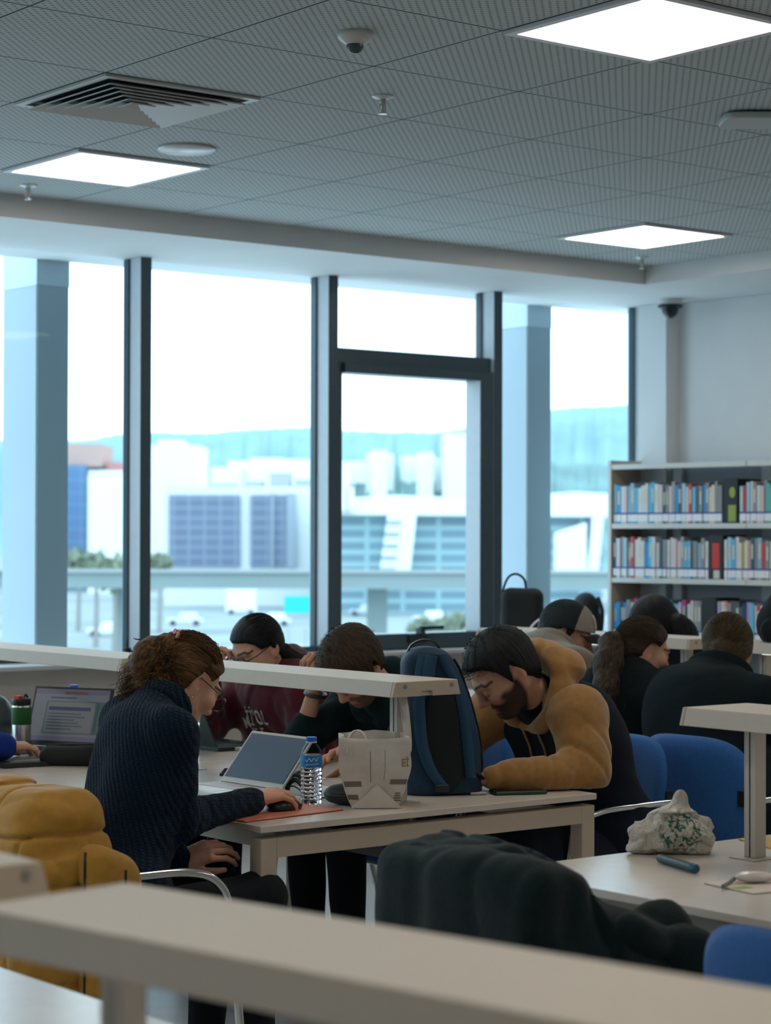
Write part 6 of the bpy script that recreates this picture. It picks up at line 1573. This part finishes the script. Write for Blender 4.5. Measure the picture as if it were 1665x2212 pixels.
# left desk: pencil case, black slab under the hand, handbag
r = thing('pencil_case', (.655, .86, TZ), -.72, 'black zipped pencil case in front of the lit laptop', 'pencil case')
V, F = sdf_surface([cap((-.085, 0, .034), (.085, 0, .034), .030, .033, k=.02), cap((-.085, 0, .025), (.085, 0, .025), .028, k=.02)], .004, lambda P: .002*wob(P, 60, 2)); V[:, 2] = np.maximum(V[:, 2], .0008); fast_mesh('case_body', V, F, mat('case_black', (.010, .014, .014), .8), r)
bm = B(); tube(bm, [(-.11, 0, .066), (.112, 0, .069)], .003, 6); fin('case_zip', bm, black_pl, r)
slab('black_folder', .54, 1.03, -.10, (.21, .26, .016), mat('folder_black', (.014, .018, .020), .35), 'thin black folder under the hand with the blue sleeve', 'folder', parts=[('folder_cover',), ('touch_area', (-.07, -.10, .0161), (.07, .09, .0168), mat('grey_pad', (.20, .22, .22), .35))])
slab('loose_papers', .88, 1.62, .15, (.30, .40, .004), sheet, 'loose white papers behind the steel thermos', 'papers', bev=0)
hb = mat('teal_black_leather', (.010, .026, .032), .35, spec=.6, bump=.2, bscale=90)
r = thing('handbag', (.86, 1.90, TZ), .3, 'dark teal leather handbag at the left edge behind the thermos', 'bag')
V, F = sdf_surface(None, .006, fn=lambda P: np.maximum(sdf([cap((0, -.10, .05), (0, .14, .05), .055, k=.03), cap((0, -.05, .225), (0, .10, .225), .030, k=.07), cap((0, -.08, .11), (0, .12, .11), .05, k=.05)], P)+.003*wob(P, 30, 2)+.006*np.maximum(0, 1-np.abs(wob(P*v3(1, 1, .3), 22, 4))*3), .001-P[:, 2]), lohi=(v3(-.12, -.2, -.02), v3(.12, .25, .31))); fast_mesh('bag_body', V, F, hb, r)
bm = B(); tube(bm, smooth_path([(-.01, -.05, .20), (-.03, -.08, .14), (-.055, -.09, .07), (-.06, -.05, .03)], 6), .008, 8); fin('bag_strap', bm, hb, r)
bm = B(); tube(bm, smooth_path([(.0, -.055, .21), (.0, -.06, .235), (.0, -.03, .25), (.0, .05, .25), (.0, .08, .21)], 6), .006, 8); fin('bag_handle', bm, hb, r)

# lower right desk
plastic = mat('plastic_film', (.56, .53, .47), .38, spec=.6, noise=.05, nscale=12)
def bag_print():
    N, L, b = nodes_of(plastic); tc = N.new('ShaderNodeTexCoord'); n = N.new('ShaderNodeTexNoise'); n.inputs['Scale'].default_value = 85; n.inputs['Detail'].default_value = 2; n.inputs['Distortion'].default_value = .8
    L.new(tc.outputs['Object'], n.inputs['Vector'])
    mp = N.new('ShaderNodeMapping'); mp.inputs['Location'].default_value = (-.02, .075, -.055); L.new(tc.outputs['Object'], mp.inputs[0])
    mp.vector_type = 'POINT'
    ln = N.new('ShaderNodeVectorMath'); ln.operation = 'MULTIPLY'; ln.inputs[1].default_value = (15, 9, 17); L.new(mp.outputs[0], ln.inputs[0])
    le = N.new('ShaderNodeVectorMath'); le.operation = 'LENGTH'; L.new(ln.outputs[0], le.inputs[0])
    r1 = N.new('ShaderNodeMapRange'); r1.inputs[1].default_value = 1.0; r1.inputs[2].default_value = .75; L.new(le.outputs['Value'], r1.inputs[0])
    r2 = N.new('ShaderNodeMapRange'); r2.inputs[1].default_value = .50; r2.inputs[2].default_value = .54; L.new(n.outputs['Fac'], r2.inputs[0])
    mu = N.new('ShaderNodeMath'); mu.operation = 'MULTIPLY'; L.new(r1.outputs[0], mu.inputs[0]); L.new(r2.outputs[0], mu.inputs[1])
    mx = N.new('ShaderNodeMix'); mx.data_type = 'RGBA'; L.new(mu.outputs[0], mx.inputs[0]); mx.inputs[6].default_value = (.56, .53, .47, 1); mx.inputs[7].default_value = (.008, .13, .075, 1); L.new(mx.outputs[2], b.inputs['Base Color'])
bag_print()
def bag_crumple():
    N, L, b = nodes_of(plastic); tc = N.new('ShaderNodeTexCoord'); n = N.new('ShaderNodeTexNoise'); n.inputs['Scale'].default_value = 26; n.inputs['Detail'].default_value = 3; n.inputs['Distortion'].default_value = 1.2
    L.new(tc.outputs['Object'], n.inputs['Vector']); a = N.new('ShaderNodeMath'); a.operation = 'SUBTRACT'; L.new(n.outputs['Fac'], a.inputs[0]); a.inputs[1].default_value = .5
    c_ = N.new('ShaderNodeMath'); c_.operation = 'ABSOLUTE'; L.new(a.outputs[0], c_.inputs[0]); bp = N.new('ShaderNodeBump'); bp.inputs['Strength'].default_value = .9; bp.inputs['Distance'].default_value = .03; bp.invert = True
    L.new(c_.outputs[0], bp.inputs['Height']); L.new(bp.outputs[0], b.inputs['Normal'])
bag_crumple()
r = thing('plastic_bag', (.785, -1.675, TZ), BA, 'crumpled white plastic bag with a green print, tied in a knot', 'bag')
bp_ = [ell((-.035, 0, .045), (.075, .055, .050), k=.03), ell((.045, 0, .045), (.065, .055, .055), k=.03), ell((.0, -.01, .06), (.06, .05, .045), k=.03), cap((-.07, -.01, .04), (-.118, -.015, .018), .04, .004, k=.03), cap((0, 0, .08), (.012, 0, .105), .03, .014, k=.03), ell((.018, 0, .122), (.017, .010, .028), k=.01)]
_rp = np.random.RandomState(5); _N = _rp.normal(size=(120, 3)); _N /= np.linalg.norm(_N, axis=1)[:, None]; _N = _N[_N[:, 2] > -.5]
V0, _F0 = sdf_surface(bp_, .006); _H = [(n_, float((V0@n_).max())*_rp.uniform(.80, .99)) for n_ in _N if n_[2] < .82]
def facets(P):
    d = np.full(len(P), -1.0)
    for n_, h_ in _H: d = np.maximum(d, P@n_-h_)
    return np.where(P[:, 2] > .098, -1.0, d)
V, F = sdf_surface(None, .0036, fn=lambda P: np.maximum(np.maximum(sdf(bp_, P), facets(P))+(.006*wob(P, 26, 3)+.0085*np.maximum(0, 1-np.abs(wob(P, 24, 9))*5)+.006*np.maximum(0, 1-np.abs(wob(P, 48, 12))*5)-.0015)*np.clip((.115-P[:, 2])/.03, .12, 1), .0012-P[:, 2]), lohi=(v3(-.16, -.1, -.015), v3(.16, .1, .18))); V = V*v3(1.14, 1.05, 1.0); fast_mesh('bag_film', V, F, plastic, r)
r = thing('marker_pen', (.628, -1.846, TZ), math.atan2(-.191, -.063), 'dark teal marker pen lying in front of the tied plastic bag', 'pen')
bm = B(); tube(bm, [(-.085, 0, .0105), (.06, 0, .0105)], .0100, 14); fin('marker_barrel', bm, mat('marker_teal', (.008, .035, .050), .35), r)
bm = B(); tube(bm, [(.0602, 0, .0105), (.085, 0, .0105), (.089, 0, .0105)], [.0103, .0103, .007], 14); fin('marker_cap', bm, mat('marker_blue', (.01, .07, .13), .35), r)
slab('pink_leaflet', .62, -2.13, -.12, (.24, .16, .003), mat('leaflet_paper', (.62, .54, .50), .6), 'pale leaflet with pink and green marks under the clear case', 'leaflet', bev=0, parts=[('leaflet_sheet',), ('green_mark', (-.115, -.03, .0031), (-.075, .0, .0034), mat('leaf_green', (.24, .42, .06), .6)), ('pink_mark', (-.06, .045, .0031), (.09, .058, .0034), mat('pink_mark', (.62, .22, .20), .6)), ('pink_line', (.0, -.02, .0031), (.09, -.012, .0034), mat('pink_mark', (0, 0, 0)))])
r = thing('clear_case', (.595, -2.105, TZ+.0036), -.5, 'clear rounded case with a grey wrist cord on the leaflet', 'case')
V, F = sdf_surface([ell((0, 0, .0125), (.045, .022, .0125), k=.01)], .003); fast_mesh('case_shell', V, F, mat('frosted_plastic', (.62, .58, .55), .2, spec=.6, coat=.4), r)
bm = B(); tube(bm, smooth_path([(-.044, .002, .010), (-.058, -.006, .003), (-.075, -.03, .0024), (-.09, -.055, .0024)], 6), .0045, 8); fin('wrist_cord', bm, mat('grey_cord', (.17, .18, .18), .7), r)
r = slab('kraft_envelope', 1.16, -1.74, -.35, (.24, .17, .003), mat('kraft', (.45, .28, .09), .7), 'brown kraft envelope behind the light post at the right edge', 'envelope', bev=0)

# far desk
r = thing('white_carrier_bag', (3.60, 1.80, TZ), PI/2, 'white paper bag whose cord handles rise behind the far light bar', 'bag')
bm = B(); box(bm, (0, 0, .165), (.26, .10, .33), taper=(1.05, .9)); o = fin('bag_body', bm, mat('white_strap', (0, 0, 0)), r, smooth=False, bevel=.004)
for s in (-1, 1):
    bm = B(); tube(bm, smooth_path([(-.07, s*.04, .32), (-.05, s*.045, .36), (-.01, s*.03, .385), (.03, s*.045, .37), (.08, s*.05, .325)], 6), .005, 8); fin('cord_handle', bm, lab_white, r)
bag_black = mat('black_nylon', (.006, .009, .012), .7)
r = thing('laptop_bag', (3.74, 2.13, TZ), -.9, 'black laptop bag with a raised handle against the window mullion', 'bag')
V, F = sdf_surface(None, .008, fn=lambda P: np.maximum(rbx(P, (0, 0, .25), (.098, .05, .262), .045)+.002*wob(P, 30, 3), .001-P[:, 2]), lohi=(v3(-.15, -.1, -.02), v3(.15, .1, .56))); fast_mesh('bag_body', V, F, bag_black, r)
bm = B(); tube(bm, smooth_path([(-.085, -.02, .30), (-.090, -.02, .46), (-.07, 0, .55), (-.03, 0, .575), (.01, 0, .55), (.02, 0, .49)], 7), .0055, 8); fin('bag_handle', bm, bag_black, r)
fur = mat('black_fur', (.004, .0055, .006), .95, bump=.8, bscale=160)
r = thing('black_jacket', (3.38, .245, 1.0875), 0, 'black jacket heaped on the far light bar at the right edge', 'jacket')
V, F = sdf_surface(None, .009, fn=lambda P: np.maximum(sdf([ell((.0, -.08, .10), (.10, .16, .13), k=.05), ell((.02, -.22, .08), (.10, .14, .10), k=.05), cap((0, .04, .05), (0, -.2, .04), .07, k=.05)], P)+.008*wob(P, 24, 4)+.012*np.maximum(0, 1-np.abs(wob(P, 16, 6))*2.5), .001-P[:, 2]), lohi=(v3(-.2, -.45, -.02), v3(.2, .2, .3))); fast_mesh('jacket_heap', V, F, fur, r)
V, F = sdf_surface([cap((-.09, -.02, .05), (-.10, -.20, .03), .045, .04, k=.03)], .009, lambda P: .006*wob(P, 40, 3)); V[:, 2] = np.maximum(V[:, 2], .002); fast_mesh('jacket_sleeve', V, F, fur, r)
r = thing('dark_rucksack', (5.60, 3.66, .8845), .6, 'dark rucksack on the sill between the bookshelf end and the cap', 'rucksack')
V, F = sdf_surface(None, .01, fn=lambda P: np.maximum(sdf([ell((0, 0, .12), (.10, .09, .16), k=.05), ell((.03, 0, .2), (.06, .06, .08), k=.04)], P)+.006*wob(P, 22, 2), .001-P[:, 2]), lohi=(v3(-.2, -.2, -.02), v3(.2, .2, .34))); fast_mesh('sack_body', V, F, bag_black, r)
bm = B(); tube(bm, smooth_path([(-.03, -.08, .26), (-.05, -.11, .18), (-.04, -.10, .05)], 5), .012, 8); fin('sack_strap', bm, bag_black, r)

# ---------------------------------------------------------------- clothes over chairs
def rotz(a): return np.array([[math.cos(a), -math.sin(a), 0], [math.sin(a), math.cos(a), 0], [0, 0, 1]])
yel = mat('mustard_puffer', (.40, .205, .022), .75, sheen=.15, noise=.10, nscale=40, bump=.25, bscale=90)
r = thing('yellow_puffer_jacket', (-.31, -.52, 0), .03, 'mustard yellow quilted puffer jacket hung over the back of the front left chair', 'jacket')
def seam(u, step, off, wd): 
    t = np.mod(u+off, step)-step/2
    return np.exp(-((np.abs(t)-step/2)/wd)**2)
def quilt(P): 
    zz = P[:, 2]+.018*np.sin(P[:, 1]*11+1)+.010*np.sin(P[:, 1]*23); yy = P[:, 1]+.02*np.sin(P[:, 2]*9)
    row = np.floor((zz+.04)/.115)
    return .0105*seam(zz, .115, .04, .007)+.009*seam(yy, .19, .05+.06*np.mod(row, 2), .007)-.004*np.abs(np.sin((zz+.04)*math.pi/.115))+.004*np.maximum(0, 1-np.abs(wob(P, 34, 11))*3.2)
def jfn(P):
    top = .845-.10*np.clip((-P[:, 1]-.20)/.10, 0, 1)**2+.02*np.sin(P[:, 1]*9)
    d = rbx(P, (-.02, .02, .42), (.115, .325, .60), .07)
    d = sm(d, rbx(P, (-.045, -.06, .60), (.10, .26, .25), .09), .05)
    d = np.maximum(d, (P[:, 2]-top)*.75+.0*d)
    d = -sm(-d, -((P[:, 2]-top)*.85), .08)
    d = sm(d, rbx(P, (-.02, .0, .57), (.116, .295, .315), .085), .04)
    return np.maximum(d+quilt(P)*.9-.004+.006*wob(P, 22, 7)+.003*wob(P, 60, 3), .30-P[:, 2])
V, F = sdf_surface(None, .0048, fn=jfn, lohi=(v3(-.22, -.40, .27), v3(.17, .40, .98))); fast_mesh('jacket_body', relax(V, F, 1), F, yel, r)
R_ = rotz(.15)
def pfn(P):
    top = .765-.5*np.clip(P[:, 0]-.02, 0, 1)-.0*P[:, 1]
    d = rbx(P, (.055, -.325, .5), (.085, .050, .40), .045, R_)
    d = -sm(-d, -((P[:, 2]-top)*.85), .05)
    return np.maximum(d+.010*seam(P[:, 2]+.3*P[:, 0], .13, .0, .012)+.004*wob(P, 30, 5), .30-P[:, 2])
V, F = sdf_surface(None, .0062, fn=pfn, lohi=(v3(-.10, -.44, .27), v3(.22, -.22, .86))); fast_mesh('front_panel', relax(V, F, 1), F, yel, r)
co = [cap((-.02, .14, .83), (-.03, .34, .845), .045, .05, k=.03), cap((.03, .14, .84), (.03, .34, .85), .035, .04, k=.03)]
V, F = sdf_surface(co, .006, lambda P: .003*wob(P, 40, 2)+.006*np.maximum(0, 1-np.abs(np.sin(P[:, 1]*70))*3)); fast_mesh('jacket_collar', relax(V, F, 1), F, yel, r)
def on_surface(fn, p, d, reach=.3):
    p = np.array(p, float); d = np.array(d, float)
    for _ in range(300):
        e = fn(p[None])[0]
        if e < .0015: break
        p = p+d*min(max(e*.5, .0008), .02)
    return p
bm = B(); camdir = nrm([.62, .78, 0])
tube(bm, [Vector(on_surface(pfn, v3(.105, -.33, z)-camdir*.25, camdir)) for z in np.linspace(.70, .33, 16)], .0032, 8)
tube(bm, [Vector(on_surface(lambda P: np.minimum(pfn(P), jfn(P)), v3(-.012, -.33, z)-camdir*.25, camdir)) for z in np.linspace(.745, .33, 16)], .0032, 8); fin('dark_zip', bm, mat('zip_dark', (.02, .025, .025), .5), r)
dk = cloth('dark_teal_wool', (.0065, .016, .018), bump=.5, bscale=300, sheen=.12)
r = thing('dark_coat', (-.15, -2.11, 0), 0, 'dark teal black wool coat thrown over the chair at the lower desk', 'coat')
def crease(P): return .006*wob(P, 14, 3)+.003*wob(P, 36, 8)+.014*np.maximum(0, 1-np.abs(wob(P*v3(1, 1, .22), 13, 2))*2.4)+.006*np.maximum(0, 1-np.abs(wob(P*v3(1, 1, .3), 30, 6))*2.6)
def cfn(P):
    fl = .06*np.clip(.86-P[:, 2], 0, .6)             # the skirt flares downwards
    y = P[:, 1]
    top = .865-.35*np.clip(y-.20, 0, 1)-.9*np.clip(-y-.10, 0, 1)**1.25
    Q = P.copy(); Q[:, 0] = P[:, 0]+fl*.5; Q[:, 1] = np.where(y > 0, y-fl*1.2, y)
    d = rbx(Q, (-.025, -.02, .45), (.105, .245, .70), .07)
    d = sm(d, rbx(P, (.07, -.28, .36), (.18, .07, .46), .055), .09)
    t2 = np.where(P[:, 0] > .02, np.minimum(top+.04, .90-.43*np.clip(P[:, 0], 0, 1)), top)
    d = -sm(-d, -((P[:, 2]-t2)*.7), .05)
    d = sm(d, rbx(P, (-.048, -.01, .68), (.090, .268, .218), .07), .05)
    return np.maximum(d+crease(P), .15-P[:, 2])
V, F = sdf_surface(None, .0085, fn=cfn, lohi=(v3(-.28, -.46, .12), v3(.46, .48, 1.0))); fast_mesh('coat_body', relax(V, F, 1), F, dk, r)
V, F = sdf_surface([cap((.06, -.31, .76), (.19, -.33, .71), .045, .045, k=.04), cap((.19, -.33, .71), (.20, -.345, .40), .045, .05, k=.05)], .0085, crease); fast_mesh('coat_sleeve', V, F, dk, r)
V, F = sdf_surface([cap((-.06, .16, .85), (-.03, -.08, .865), .030, .034, k=.03), cap((-.06, .16, .85), (-.105, .14, .78), .028, .02, k=.03), cap((-.03, -.08, .865), (-.09, -.12, .78), .028, .02, k=.03)], .007, lambda P: .004*wob(P, 30, 7)); fast_mesh('coat_collar', V, F, dk, r)
